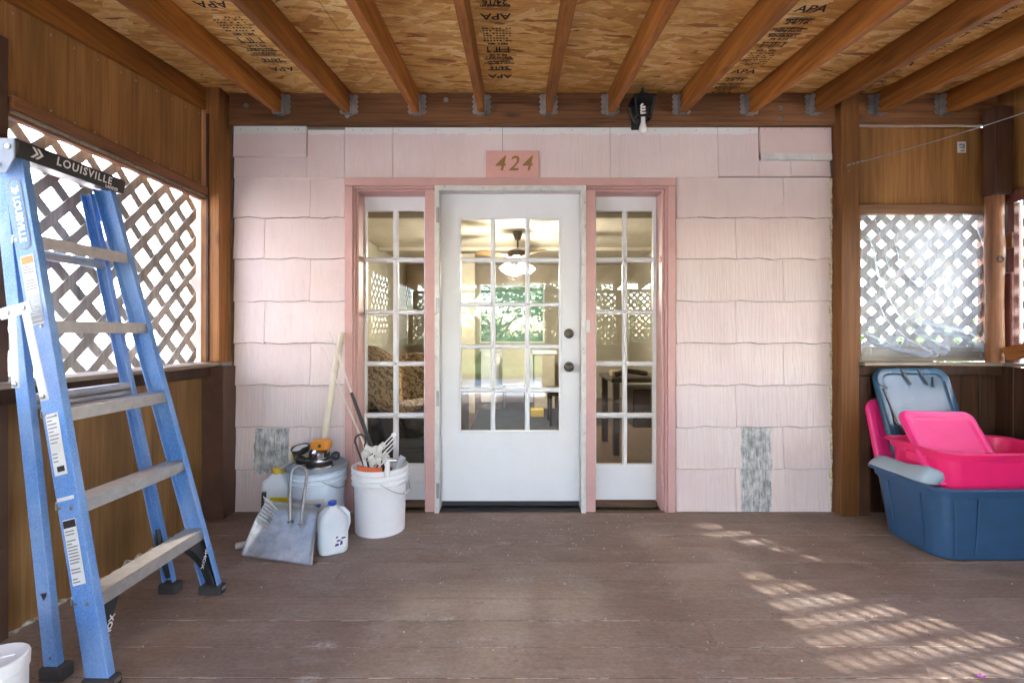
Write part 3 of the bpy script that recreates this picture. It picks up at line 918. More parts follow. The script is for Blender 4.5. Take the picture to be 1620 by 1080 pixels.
# ================================================================== PORCH ROOF
ZL0, ZL1 = wz(201.5), wz(150)                    # ledger
SLOPE = .1026
def zr_(y): return 2.735 - SLOPE * (WD - y)      # underside of the sheathing
roof = thing('porch_roof', (0, WD, ZL0), 'low porch roof of orange-brown rafters under printed strand board sheathing', 'roof')
led = MB().box(wx(368), 3.27, WD - .042, WD - .0005, ZL0, ZL1).build('ledger', M['ledger'], roof, bev=.003)
bo = MB()
for (a, b) in ((395, 172), (707, 163), (1229, 176), (1229.5, 193), (553, 188), (1015, 170)):
    bo.lathe([(.016, 0), (.016, .003), (.009, .0035), (.009, .010), (0, .011)], (wx(a), WD - .042, wz(b)), 12, rot)
tag(bo.build('bolt_head', M['bolt'], roof), kind='stuff')
RX = [-1.52, -1.08, -.6375, -.218, .218, .618, 1.08, 1.52, 1.942, 2.352, 2.785, 3.20]
RYF = -2.75
def rafter(x, w=.042, h=.142, y1=WD - .044):
    mb = MB()
    n = 14
    rnd = random.Random(int(x * 1000))
    v, fs = [], []
    for i in range(n + 1):
        y = y1 + (RYF - y1) * i / n
        bow = .004 * math.sin(i / n * 3.1 + rnd.uniform(-.2, .2)) * (1 if rnd.random() > .5 else -1) * 0
        zt = zr_(y) - .003
        for (dx, dz) in ((-w / 2, -h), (w / 2, -h), (w / 2, 0), (-w / 2, 0)):
            v.append((x + dx + bow, y, zt + dz))
    for i in range(n):
        for k in range(4):
            fs.append((i * 4 + k, i * 4 + (k + 1) % 4, i * 4 + 4 + (k + 1) % 4, i * 4 + 4 + k))
    fs += [(3, 2, 1, 0), tuple(n * 4 + k for k in range(4))]
    mb.add(v, fs)
    return mb.build('rafter', M['rafter'], roof, bev=.004, seg=2)
for x in RX: rafter(x)
rafter(-1.968, w=.04, y1=WD - .11)
# joist hangers
def hanger(x):
    mb = MB()
    z1, z0 = zr_(WD) - .015, zr_(WD) - .152
    for s in (-1, 1):
        xe = x + s * .0225
        # side cheek with scalloped front edge
        pts = [(xe, WD - .044, z0)]
        for k in range(7):
            t_ = k / 6
            pts.append((xe, WD - .044 - (.045 + .012 * (k % 2)), z0 + (z1 - z0) * t_ * .92))
        pts.append((xe, WD - .044, z1))
        mb.prism(pts, (s * .0018, 0, 0))
        # face flange, scalloped
        fp = []
        for k in range(9):
            t_ = k / 8
            fp.append((xe + s * (.030 + .010 * (k % 2)), WD - .0445, z0 + .01 + (z1 - z0 - .01) * t_))
        fp = [(xe, WD - .0445, z0 + .005)] + fp + [(xe, WD - .0445, z1)]
        mb.prism(fp, (0, -.002, 0))
        for q in (.2, .5, .8):
            mb.lathe([(.005, 0), (.004, .002), (0, .0025)], (xe + s * .016, WD - .0466, z0 + (z1 - z0) * q), 6, rot)
    mb.box(x - .024, x + .024, WD - .10, WD - .0445, z0 - .004, z0 - .001)
    mb.build('joist_hanger', M['galv'], roof)
for x in RX[:-1]: hanger(x)
# sheathing sheets (long side across the rafters)
xs = [-2.10, -.86, 1.58, 3.40]
yss = [WD - .002, 2.05, .83, -.39, -1.61, RYF - .05]
for j in range(len(yss) - 1):
    xe = xs if j % 2 == 0 else [-2.10, .36, 2.80, 3.40]
    for a, b in zip(xe, xe[1:]):
        y1, y0 = yss[j] - .0015, yss[j + 1] + .0015
        mb = MB()
        v = [(a + .0015, y0, zr_(y0)), (b - .0015, y0, zr_(y0)), (b - .0015, y1, zr_(y1)), (a + .0015, y1, zr_(y1))]
        v += [(p[0], p[1], p[2] + .012) for p in v]
        mb.add(v, [(3, 2, 1, 0), (4, 5, 6, 7), (0, 1, 5, 4), (1, 2, 6, 5), (2, 3, 7, 6), (3, 0, 4, 7)])
        mb.build('sheathing_sheet', M['osb'], roof)
mb = MB()
v = [(-2.2, RYF - .1, zr_(RYF - .1) + .014), (3.5, RYF - .1, zr_(RYF - .1) + .014), (3.5, WD - .002, zr_(WD) + .014), (-2.2, WD - .002, zr_(WD) + .014)]
v += [(p[0], p[1], p[2] + .02) for p in v]
mb.add(v, [(3, 2, 1, 0), (4, 5, 6, 7), (0, 1, 5, 4), (1, 2, 6, 5), (2, 3, 7, 6), (3, 0, 4, 7)])
mb.build('roofing', M['roofing'], roof)
# grade stamps printed on the sheathing
def stamp(x, y0, up, seed, w=.145):
    """rows of print along y; up=+1: letters point to the wall"""
    rnd = random.Random(seed)
    upv = Vector((0, up, up * SLOPE)); rt = Vector((-up, 0, 0))
    inkm = M['ink']
    bars = MB()
    def bar(cx, y, ww, hh):
        z = zr_(y) - .0012
        bars.add([(cx - ww / 2, y - hh / 2, zr_(y - hh / 2) - .0012), (cx + ww / 2, y - hh / 2, zr_(y - hh / 2) - .0012), (cx + ww / 2, y + hh / 2, zr_(y + hh / 2) - .0012), (cx - ww / 2, y + hh / 2, zr_(y + hh / 2) - .0012)], [(0, 3, 2, 1)])
    for rep in range(4):
        y = y0 - up * 0 + rep * .66
        lines = [('APA', .066), ('ENGINEERED', .020), ('24/16', .042), ('RATED SHEATHING', .0165), ('15/32 INCH', .022), ('SIZED FOR SPACING', .015), ('EXPOSURE 1', .022), ('PS 2-10', .026), ('THICKNESS .451', .016), ('|  ||  |', .05), ('MILL 482', .024)]
        for t_, s in lines:
            text(t_, s * 1.15, (x, y, zr_(y) - .0012), rt, upv, inkm, 'printed_stamp', roof, bold=.0013, lift=.0004)
            y -= up * s * 1.35
            if rnd.random() < .5:
                bar(x, y + up * s * .3, w * rnd.uniform(.75, 1), .003); 
        for q in range(6):
            for k in range(9):
                if rnd.random() < .75: bar(x - w / 2 + w * (k + .5) / 9, y, w / 9 * rnd.uniform(.35, .85), .011)
            y -= up * .024
    tag(bars.build('printed_bars', inkm, roof), kind='stuff')
stamp(-.09, .96, 1, 3)
stamp(-1.345, .86, 1, 4)
stamp(1.335, .90, -1, 5)
stamp(2.18, .80, -1, 6)

# ================================================================== PORCH WALLS
def clip_strip(u0, u1, v0, v1, c, sgn, w):
    """strip |  (v - sgn*u - c) | <= w/2*sqrt2 clipped to the rectangle"""
    hw = w / 2 * math.sqrt(2)
    poly = [(u0, v0), (u1, v0), (u1, v1), (u0, v1)]
    for s in (1, -1):
        out = []
        f = lambda p: s * (p[1] - sgn * p[0] - c) + hw
        for i in range(len(poly)):
            a, b = poly[i], poly[(i + 1) % len(poly)]
            fa, fb = f(a), f(b)
            if fa >= 0: out.append(a)
            if fa * fb < 0:
                t_ = fa / (fa - fb)
                out.append((a[0] + (b[0] - a[0]) * t_, a[1] + (b[1] - a[1]) * t_))
        poly = out
        if len(poly) < 3: return None
    return poly
def lattice(par, O, U, V, du, dv, mat, seed, pitch=.127, w=.037, th=.009, ph=0.0):
    O, U, V = Vector(O), Vector(U), Vector(V)
    N = U.cross(V)
    rnd = random.Random(seed)
    for layer, sgn in ((0, 1), (1, -1)):
        lo = min(0 - sgn * u for u in (0, du)); hi = max(dv - sgn * u for u in (0, du))
        c = lo + pitch * (.35 + ph)
        while c < hi:
            poly = clip_strip(0, du, 0, dv, c + rnd.uniform(-.003, .003), sgn, w + rnd.uniform(-.002, .002))
            if poly and len(poly) > 2:
                off = N * ((1 - layer) * th + rnd.uniform(0, .0012))
                pts = [O + U * a + V * b + off for a, b in poly]
                MB().prism(pts, N * (th - .0015)).build('lattice_slat', mat, par)
            c += pitch

Zs, Zh = .985, 2.0                                # sill and head of the openings
G_POST = 'square wooden posts of the porch'
# ---- left wall
lw = thing('porch_wall', (-2.0, 2.5, 0), 'left porch wall with stained plywood panels above and below a grey lattice opening', 'wall')
def bxw(par, name, x0, x1, y0, y1, z0, z1, mat, bev=.003):
    return MB().box(x0, x1, y0, y1, z0, z1).build(name, mat, par, bev=bev)
LY0 = 1.90
mb = MB()
v = []
for (x) in (-1.995, -1.972):
    v += [(x, -2.5, 2.02), (x, 3.10, 2.02), (x, 3.10, zr_(3.10) - .005), (x, -2.5, zr_(-2.5) - .005)]
mb.add(v, [(0, 1, 2, 3)[::-1], (4, 5, 6, 7), (0, 4, 7, 3)[::-1], (1, 2, 6, 5)[::-1], (0, 1, 5, 4), (3, 7, 6, 2)])
mb.build('upper_panel', M['plywood'], lw)
bxw(lw, 'head_trim', -1.990, -1.932, LY0 - .0, 3.10, 2.035, 2.085, M['trim'])
bxw(lw, 'head_trim_strip', -1.985, -1.950, LY0 - .0, 3.10, 2.005, 2.033, M['trim'])
bxw(lw, 'weathered_strip', -1.949, -1.941, LY0 - .0, 3.10, 2.018, 2.033, M['greyboard'], .002)
bxw(lw, 'head_trim', -1.990, -1.938, -2.5, LY0 - .12, 2.035, 2.085, M['trim'])
bxw(lw, 'stud', -2.07, -1.945, LY0 - .115, LY0 - .005, .0, 2.30, M['darkpaint'])
bxw(lw, 'stud', -2.07, -1.945, .25, .36, .0, 2.20, M['darkpaint'])
bxw(lw, 'stud', -2.07, -1.945, -1.2, -1.1, .0, 2.05, M['darkpaint'])
for (a, b) in ((LY0, 3.10), (.365, LY0 - .12), (-2.5, .245)):
    bxw(lw, 'lower_panel', -1.995, -1.968, a, b, .0, Zs - .052, M['plywood_low'])
bxw(lw, 'sill_board', -2.05, -1.875, -2.5, 3.16, Zs - .022, Zs, M['sill'], .004)
bxw(lw, 'sill_apron', -1.966, -1.915, -2.5, 3.10, Zs - .085, Zs - .024, M['darkboard'])
rag = MB()
rr = random.Random(4)
for i in range(46):
    y = -.2 + i * .072
    rag.add([(-1.967, y, .001), (-1.967, y + .08, .001), (-1.955 + rr.uniform(0, .012), y + .04, .001), (-1.967, y + rr.uniform(.01, .06), rr.uniform(.008, .03))], [(0, 2, 3), (2, 1, 3), (0, 1, 2)])
rag.build('broken_edge', M['crumb'], lw)
lattice(lw, (-2.03, LY0 - .01, Zs + .002), (0, 1, 0), (0, 0, 1), 3.12 - LY0, Zh - Zs + .03, M['lattice'], 11, pitch=.176, w=.044)
lattice(lw, (-2.03, .37, Zs + .002), (0, 1, 0), (0, 0, 1), LY0 - .12 - .37, Zh - Zs + .03, M['lattice'], 12, pitch=.176, w=.044)
lattice(lw, (-2.03, -2.5, Zs + .002), (0, 1, 0), (0, 0, 1), 2.74, Zh - Zs + .03, M['lattice'], 13, pitch=.176, w=.044)
nl = MB()
rr = random.Random(14)
rotY = Matrix.Rotation(R(90), 3, 'Y')
for q in range(16):
    y = 1.2 + q * .125
    nl.lathe([(.005, 0), (.004, .0015), (0, .002)], (-1.972, y + rr.uniform(-.02, .02), zr_(y) - .175 - rr.uniform(0, .01)), 7, rotY)
    nl.lathe([(.005, 0), (.004, .0015), (0, .002)], (-1.972, y + rr.uniform(-.02, .02), 2.11 + rr.uniform(0, .01)), 7, rotY)
tag(nl.build('panel_nail', M['bolt'], lw), kind='stuff')
lw2 = bxw(lw, 'corner_board', -2.02, -1.835, 3.105, 3.244, .0, Zs - .026, M['darkpaint'], .004)

def post(x0, x1, y0, y1, z0, z1, label, mat='post', name='wooden_post'):
    r = thing(name, ((x0 + x1) / 2, (y0 + y1) / 2, z0), label, 'post', G_POST)
    MB().box(x0, x1, y0, y1, z0, z1).build('shaft', M[mat], r, bev=.006, seg=2)
    return r
p1 = post(-1.985, -1.866, 3.108, 3.242, Zs + .002, zr_(3.2) - .006, 'square wooden post at the left end of the pink wall, above the weathered sill')
bxw(p1, 'groove_strip', -1.945, -1.928, 3.098, 3.1065, Zs + .01, 2.55, M['darkboard'], .002)
p2 = post(2.082, 2.198, 3.145, 3.247, .0, zr_(3.2) - .006, 'tall wooden post between the pink wall and the plastic covered window')
# small hook and nail on posts
MB().tube([(2.12, 3.143, 2.20), (2.12, 3.128, 2.20)], .004, 6).build('nail', M['bolt'], p2)

# ---- rear wall right of the house, with the plastic covered lattice window
rw = thing('porch_wall', (2.7, WD, 0), 'rear porch wall right of the pink house with lattice window and dark boards below', 'wall')
RX0, RX1 = 2.2, 3.27
bxw(rw, 'upper_panel', RX0, RX1, WD - .014, WD + .006, 2.0, ZL0 - .006, M['plywood'])
bxw(rw, 'panel_edge_strip', RX0, 3.05, WD - .02, WD - .0145, ZL0 - .016, ZL0 - .005, M['post'])
bxw(rw, 'window_head', 2.2, 3.07, WD - .06, WD + .01, wz(342), wz(327), M['trim_x'], .004)
bxw(rw, 'window_stile', 2.2, 2.245, WD - .05, WD + .01, Zs + .005, wz(342.5), M['trim'])
bxw(rw, 'window_stile', 3.05, 3.10, WD - .05, WD + .01, Zs + .005, wz(342.5), M['trim'])
bxw(rw, 'bottom_rail', 2.247, 3.048, WD - .05, WD + .01, Zs + .003, 1.085, M['greyboard'], .005)
bxw(rw, 'sill_board', 2.2, 2.76, WD - .145, WD + .02, Zs - .020, Zs, M['sill_x'], .004)
bxw(rw, 'sill_board', 2.763, 3.27, WD - .14, WD + .02, Zs - .022, Zs - .003, M['sill_x'], .004)
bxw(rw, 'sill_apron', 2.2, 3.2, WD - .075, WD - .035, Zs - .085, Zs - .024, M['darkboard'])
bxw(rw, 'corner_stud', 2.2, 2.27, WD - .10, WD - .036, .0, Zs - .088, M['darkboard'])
xx = 2.272
rr = random.Random(8)
while xx < 3.18:
    ww = rr.uniform(.11, .15)
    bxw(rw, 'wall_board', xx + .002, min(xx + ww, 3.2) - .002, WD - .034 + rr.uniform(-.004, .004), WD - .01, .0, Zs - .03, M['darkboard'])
    xx += ww
MB().box(2.2, 3.27, WD - .009, WD + .0, -.02, Zs - .03).build('backing_panel', M['backing'], rw)
lattice(rw, (2.248, WD - .012, 1.05), (1, 0, 0), (0, 0, 1), .80, wz(342) - 1.05, M['lattice'], 21, pitch=.125, w=.042)
# upper corner studs
bxw(rw, 'corner_stud', 3.085, 3.175, WD - .10, WD - .016, 2.0, ZL0 + .1, M['darkpaint'])
# round corner post
rp = thing('round_post', (3.018, 3.11, Zs), 'knotty round wooden post in the corner right of the plastic covered window', 'post')
prof = []
rr = random.Random(3)
mb = MB()
for i in range(15):
    z = Zs + .002 + (2.03 - Zs) * i / 14
    prof.append((.047 + .0015 * math.sin(i * .9) + (.003 if i in (9, 10) else 0) + rr.uniform(-.001, .001), z))
mb.lathe(prof, (3.024, 3.11, 0), 16)
mb.build('shaft', M['post_round'], rp, smooth=True)
kn = MB().lathe([(.024, 0), (.022, .006), (.014, .009), (.010, .003), (0, .002)], (3.016, 3.064, 1.63), 12, rot)
kn.build('knot', M['darkboard'], rp, smooth=True)
p3 = post(2.975, 3.088, 3.055, 3.140, 2.035, zr_(3.1) - .14, 'dark square post on top of the round corner post at far right', 'darkboard')

# ---- right wall
XRW = 3.118
rt = thing('porch_wall', (XRW, .5, 0), 'right porch wall with dark red framed lattice opening at the picture edge', 'wall')
mb = MB()
v = []
for x in (XRW + .045, XRW + .02):
    v += [(x, -2.5, 2.0), (x, 3.275, 2.0), (x, 3.275, zr_(3.25) - .005), (x, -2.5, zr_(-2.5) - .005)]
mb.add(v, [(0, 1, 2, 3), (4, 5, 6, 7)[::-1], (0, 4, 7, 3), (1, 2, 6, 5), (0, 1, 5, 4)[::-1], (3, 7, 6, 2)[::-1]])
mb.build('upper_panel', M['plywood'], rt)
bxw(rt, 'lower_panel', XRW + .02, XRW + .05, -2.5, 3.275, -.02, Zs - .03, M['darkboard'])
bxw(rt, 'sill_board', XRW - .05, XRW + .08, -2.5, 3.10, Zs - .022, Zs - .001, M['sill'])
RWO = [(1.72, 3.06), (1.32, 1.62), (-.05, .98), (-1.2, -.2), (-2.45, -1.35)]
bxw(rt, 'head_trim', XRW - .02, XRW + .0, -2.5, 3.1, 1.985, 2.06, M['redframe'])
bxw(rt, 'frame_stile', XRW - .02, XRW + .015, 3.063, 3.10, Zs + .002, 1.98, M['redframe'])
bxw(rt, 'frame_stile', XRW - .045, XRW - .021, 3.055, 3.105, 1.02, 1.55, M['redframe'], .006)
bxw(rt, 'frame_stile', XRW - .035, XRW - .021, 3.06, 3.10, 1.70, 1.80, M['trim'])
bxw(rt, 'stud', XRW + .016, XRW + .07, 3.102, 3.238, -.02, 1.998, M['darkboard'])
ends = sorted(RWO)
solid = [(1.62, 1.72), (.98, 1.32), (-.2, -.05), (-1.35, -1.2), (-2.5, -2.45)]
for a, b in solid:
    bxw(rt, 'stud', XRW - .02, XRW + .07, a, b, -.0, 1.98, M['post'])
for k, (a, b) in enumerate(RWO):
    lattice(rt, (XRW + .03, a, Zs + .002), (0, 1, 0), (0, 0, 1), b - a, Zh - Zs + .0, M['lattice'], 41 + k, pitch=.127, w=.040)
# diagonal brace board in the right corner
br = thing('loose_board', (3.12, 3.0, Zs), 'short orange board lying aslant on the sill at the far right edge', 'board')
MB().beam((3.045, 3.05, 1.04), (3.085, 2.5, 1.19), .045, .085).build('plank', M['rafter'], br, bev=.004)

# ---- front wall behind the camera (seen in the glass)
fw = thing('porch_wall', (0, -2.55, 0), 'front porch wall with lattice openings either side of the entry, mirrored in the glass', 'wall')
FY = -2.55
for (a, b) in ((-2.0, -1.92), (-1.16, -1.06), (.54, .64), (1.95, 2.05), (3.15, 3.24)):
    bxw(fw, 'stud', a, b, FY - .04, FY + .04, -.02, 1.985, M['post'])
bxw(fw, 'head_beam', -2.0, 3.24, FY - .03, FY + .03, 1.93, 1.985, M['post'])
for (a, b) in ((-1.92, -1.16), (.64, 1.95), (2.05, 3.15)):
    bxw(fw, 'lower_panel', a, b, FY - .01, FY + .01, -.02, Zs - .02, M['plywood_low'])
    bxw(fw, 'sill_board', a, b, FY - .06, FY + .05, Zs - .018, Zs, M['sill_x'])
    lattice(fw, (a, FY, Zs + .002), (1, 0, 0), (0, 0, 1), b - a, .94, M['lattice'], int(a * 10) + 90)

# ---- plastic sheet on the rear window
def plasticsheet():
    t = NT('clear_plastic_sheet')
    t.n.remove(t.b)
    co = t.coord('World')
    tr = t.node('ShaderNodeBsdfTransparent'); tr.inputs[0].default_value = (.97, .98, .98, 1)
    gl = t.node('ShaderNodeBsdfGlossy'); gl.inputs['Roughness'].default_value = .12
    tl = t.node('ShaderNodeBsdfTranslucent'); tl.inputs[0].default_value = (.70, .79, .88, 1)
    df = t.node('ShaderNodeBsdfDiffuse'); df.inputs[0].default_value = (.74, .82, .9, 1)
    hz = t.node('ShaderNodeMixShader'); hz.inputs[0].default_value = .4
    t.link(tl.outputs[0], hz.inputs[1]); t.link(df.outputs[0], hz.inputs[2])
    fr = t.node('ShaderNodeFresnel', inp={'IOR': 1.45})
    m1 = t.node('ShaderNodeMixShader'); t.link(t.math('MULTIPLY', fr.outputs[0], .45, True), m1.inputs[0])
    t.link(tr.outputs[0], m1.inputs[1]); t.link(gl.outputs[0], m1.inputs[2])
    lw_ = t.node('ShaderNodeLayerWeight', inp={'Blend': .35})
    n = t.noise(t.mapping(co, (3, 3, 3)), 1, 5, .65)
    haze = t.math('ADD', t.math('MULTIPLY', lw_.outputs['Facing'], 1.0), t.ramp(n, [(.40, (.02,) * 3), (.74, (.12,) * 3)]), True)
    m2 = t.node('ShaderNodeMixShader'); t.link(haze, m2.inputs[0])
    t.link(m1.outputs[0], m2.inputs[1]); t.link(hz.outputs[0], m2.inputs[2])
    t.link(m2.outputs[0], t.out.inputs['Surface'])
    return t.m
M['sheet'] = plasticsheet()
from mathutils import noise as mnoise
def diffuser_mat():  # added light diffuser: weakens direct sun, scatters the rest as fill
    t = NT('sun_diffuser_plastic')
    t.n.remove(t.b)
    co = t.coord('World')
    tr = t.node('ShaderNodeBsdfTransparent'); tr.inputs[0].default_value = (.97, .98, .98, 1)
    tl = t.node('ShaderNodeBsdfTranslucent'); tl.inputs[0].default_value = (.88, .89, .9, 1)
    n = t.noise(t.mapping(co, (3, 3, 3)), 1, 5, .65)
    mx = t.node('ShaderNodeMixShader'); t.link(t.ramp(n, [(.3, (.71,) * 3), (.7, (.86,) * 3)]), mx.inputs[0])
    t.link(tr.outputs[0], mx.inputs[1]); t.link(tl.outputs[0], mx.inputs[2])
    t.link(mx.outputs[0], t.out.inputs['Surface'])
    return t.m
M['diffuser'] = diffuser_mat()
for k, (a, b) in enumerate(RWO):
    if k == 0: continue
    q = MB()
    q.grid(lambda u, v: (XRW + .018 + .008 * mnoise.noise(Vector((u * 5, v * 5, k))), a + .01 + (b - a - .02) * u, 1.0 + .975 * v), 16, 14)
    q.build('sun_diffuser', M['diffuser'], rt, smooth=True)  # added over the unseen right-wall openings to soften the sun
ps = MB()
folds = [  # polylines (x,z), width, height
    ([(2.25, 1.75), (2.30, 1.50), (2.42, 1.28), (2.55, 1.14), (2.75, 1.06)], .026, .085),
    ([(2.25, 1.45), (2.34, 1.25), (2.48, 1.12), (2.62, 1.04)], .028, .090),
    ([(2.25, 1.15), (2.45, 1.08), (2.70, 1.02)], .016, .05),
    ([(2.56, 1.22), (2.70, 1.20), (2.88, 1.16), (3.02, 1.09)], .024, .075),
    ([(2.95, 1.85), (3.02, 1.65), (3.03, 1.40), (3.0, 1.15)], .014, .04),
    ([(3.05, 1.90), (3.06, 1.6), (3.05, 1.2)], .013, .04),
    ([(2.42, 1.80), (2.46, 1.62), (2.54, 1.50), (2.62, 1.46)], .012, .03),
    ([(2.30, 1.92), (2.36, 1.72), (2.40, 1.55)], .011, .025),
    ([(2.62, 1.13), (2.68, 1.04), (2.76, 1.0)], .014, .04),
]
def segd(p, a, b):
    ab = (b[0] - a[0], b[1] - a[1]); ap = (p[0] - a[0], p[1] - a[1])
    t_ = max(0, min(1, (ap[0] * ab[0] + ap[1] * ab[1]) / (ab[0] ** 2 + ab[1] ** 2)))
    return math.hypot(ap[0] - ab[0] * t_, ap[1] - ab[1] * t_)
def sheet(u, v):
    x = 2.225 + .865 * u + .006 * math.sin(v * 9) ; z = 1.02 + .915 * v + .008 * math.sin(u * 11)
    h = .010 * mnoise.noise(Vector((x * 4, z * 4, 1))) + .004 * mnoise.noise(Vector((x * 11, z * 9, 5)))
    for pts, w_, hh in folds:
        d = min(segd((x, z), a, b) for a, b in zip(pts, pts[1:]))
        d += .004 * mnoise.noise(Vector((x * 30, z * 30, 2)))
        h += hh * math.exp(-(d / w_) ** 2)
    edge = min(u, 1 - u, v, 1 - v)
    bun = max(0, .10 - edge) / .10
    h += .012 * bun * mnoise.noise(Vector((x * 30, z * 30, 9)))
    h *= .25 + .75 * min(1, edge / .05)
    return (x, WD - .068 - max(-.004, h * .85), z)
ps.grid(sheet, 110, 120)
tag(ps.build('plastic_sheet', M['sheet'], smooth=True), 'wrinkled clear plastic sheet stapled over the lattice window on the right', 'plastic sheet')

# staple tag, wire
tagp = MB().box(wx(1511.5), wx(1524.5), WD - .017, WD - .0145, wz(243), wz(226)).build('paper_tag', M['labelpaper'])
tag(tagp, 'small white paper tag stuck on the stained panel above the plastic covered window', 'tag')
tg = MB()
for (a, b, c, d) in ((1513.5, 1519, 229, 232), (1514, 1522.5, 234, 236), (1516, 1522.5, 239, 241.5), (1519.5, 1522.5, 229, 237)):
    tg.box(wx(a), wx(b), WD - .0176, WD - .0172, wz(d), wz(c))
tg.build('print', M['greyprint'], tagp)
wire = thing('wire_line', (2.13, 3.13, 2.2), 'thin steel wire line strung from the right post to the right wall', 'wire')
a = P(1340, 262, 3.135); b = P(1640, 172, 2.7)
MB().tube([a.lerp(b, t_ / 8) + Vector((0, 0, -.012 * math.sin(t_ / 8 * 3.14))) for t_ in range(9)], .0028, 6).build('cable', M['bolt'], wire)
kk = MB()
for k in range(4):
    c = a.lerp(b, .015 + .025 * k)
    kk.lathe([(.0, -.006), (.006, -.003), (.006, .003), (0, .006)], c, 6)
tag(kk.build('crimp', M['galv'], wire), kind='stuff')

# ================================================================== PORCH LANTERN
lx = wx(1015, 3.13)
lan = thing('wall_lantern', (lx, WD - .04, 2.55), 'black carriage lantern with a bare white bulb on the dark ledger', 'lantern')
LYc = WD - .14
BM = M['blackmetal']
def zl(py): return wz(py, LYc)
def frust(mb, w0, z0, w1, z1, cap0=True, cap1=True):
    s0 = [Vector((lx + sx * w0, LYc + sy_ * w0, z0)) for sx, sy_ in ((-1, -1), (1, -1), (1, 1), (-1, 1))]
    s1 = [Vector((lx + sx * w1, LYc + sy_ * w1, z1)) for sx, sy_ in ((-1, -1), (1, -1), (1, 1), (-1, 1))]
    return mb.loft([s0, s1], cap0, cap1)
MB().box(lx - .045, lx + .045, WD - .054, WD - .043, zl(196), zl(158)).build('back_plate', BM, lan, bev=.004)
m_ = MB(); frust(m_, .068, zl(162), .06, zl(157)); frust(m_, .058, zl(157.2), .012, zl(149)); m_.lathe([(.008, zl(149.5)), (.012, zl(146)), (.006, zl(144)), (.009, zl(142)), (0, zl(139))], (lx, LYc, 0), 10)
m_.build('cap', BM, lan, bev=.002)
m_ = MB()
for sx in (-1, 1):
    for sy_ in (-1, 1):
        MB().beam((lx + sx * .056, LYc + sy_ * .056, zl(162)), (lx + sx * .038, LYc + sy_ * .038, zl(187)), .010, .010, (0, 1, 0)).build('cage_bar', BM, lan)
m_ = MB()
for (sx, sy_) in ((1, 0), (-1, 0), (0, 1), (0, -1)):
    q = .039
    if sx: m_.box(lx + sx * q - .006, lx + sx * q + .006, LYc - q, LYc + q, zl(189), zl(186.5))
    else: m_.box(lx - q + .0065, lx + q - .0065, LYc + sy_ * q - .006, LYc + sy_ * q + .006, zl(189), zl(186.5))
for sx in (-1, 1): m_.tube([(lx + sx * .036, LYc, zl(188)), (lx + sx * .026, LYc - .02, zl(194)), (lx + sx * .018, LYc - .02, zl(196))], .005, 6)
m_.build('lower_ring', BM, lan)
m_ = MB()
m_.tube([(lx - .04, WD - .05, zl(170)), (lx - .066, LYc + .03, zl(170)), (lx - .07, LYc - .0, zl(176)), (lx - .045, LYc, zl(192)), (lx - .028, LYc, zl(196))], .007, 8)
m_.build('scroll_arm', BM, lan, smooth=True)
M['bulb'] = plastic('opal_bulb', (.80, .80, .78, 1), .25, scratch=0)
m_ = MB().lathe([(0, zl(212)), (.012, zl(211.3)), (.021, zl(208.5)), (.0235, zl(205)), (.020, zl(201)), (.014, zl(196)), (.0125, zl(188)), (.0125, zl(186))], (lx, LYc - .01, 0), 18)
m_.build('bulb', M['bulb'], lan, smooth=True)
m_ = MB()
pts = [(lx + .012 * math.cos(k * .9), LYc - .01 + .012 * math.sin(k * .9), zl(185) + k * (zl(168) - zl(185)) / 26) for k in range(27)]
m_.tube(pts, .0055, 6)
m_.build('bulb', M['bulb'], lan, smooth=True)
lan.scale = (1.12, 1.05, 1.02)

# ================================================================== STEPLADDER
def fibre():
    t = NT('blue_fibreglass')
    co = t.coord()
    a = t.noise(t.mapping(co, (330, 330, 150)), 1, 3, .7)
    b = t.noise(t.mapping(co, (6, 6, 3)), 1, 4, .6)
    c = t.ramp(a, [(.34, (.042, .145, .42)), (.52, (.080, .225, .55)), (.74, (.19, .36, .65))])
    c = t.mix(t.math('MULTIPLY', t.ramp(b, [(.4, (0,) * 3), (.75, (1,) * 3)]), .35), c, (.42, .53, .66, 1))
    t.base(c); t.set(rough=.42, spec=.5)
    t.bump(a, .12, .002)
    return t.m
M['fibre'] = fibre()
lad = thing('stepladder', (-1.4, 1.92, 0), 'folded blue fibreglass stepladder with black top leaning on the left porch wall', 'stepladder')
LB, LTp = -1.325, -1.795
LZ = 1.83
def fr(t_, n, near, s=0):
    """point on the front rail: t_ 0..1 along, n towards the steps' front, s inward"""
    yb, yt = (1.61, 1.785) if near else (2.236, 2.20)
    x = LB + (LTp - LB) * t_
    y = yb + (yt - yb) * t_ + (s if near else -s)
    nv = Vector((.969, 0, .248))
    return Vector((x, y, .02 + LZ * t_)) + nv * n
def chan(mb, f, t0, t1, web, fl, th, near):
    def sec(t_):
        return [f(t_, 0, near, 0), f(t_, 0, near, fl), f(t_, -th, near, fl), f(t_, -th, near, th), f(t_, -web + th, near, th), f(t_, -web + th, near, fl), f(t_, -web, near, fl), f(t_, -web, near, 0)]
    s0, s1 = sec(t0), sec(t1)
    if not near: s0.reverse(); s1.reverse()
    mb.loft([s0, s1])
for near in (True, False):
    mb = MB(); chan(mb, fr, .0, .985, .076, .030, .005, near)
    mb.build('front_rail', M['fibre'], lad, bev=.0015)
def rrail(t_, n, near, s=0):
    yb, yt = (1.655, 1.80) if near else (2.245, 2.185)
    xb, xt = -1.535, -1.87
    x = xb + (xt - xb) * t_
    y = yb + (yt - yb) * t_ + (s if near else -s)
    return Vector((x, y, .02 + LZ * t_ * .99)) + Vector((.982, 0, .18)) * n
for near in (True, False):
    mb = MB(); chan(mb, rrail, .0, .975, .046, .028, .004, near)
    mb.build('rear_rail', M['fibre'], lad, bev=.0015)
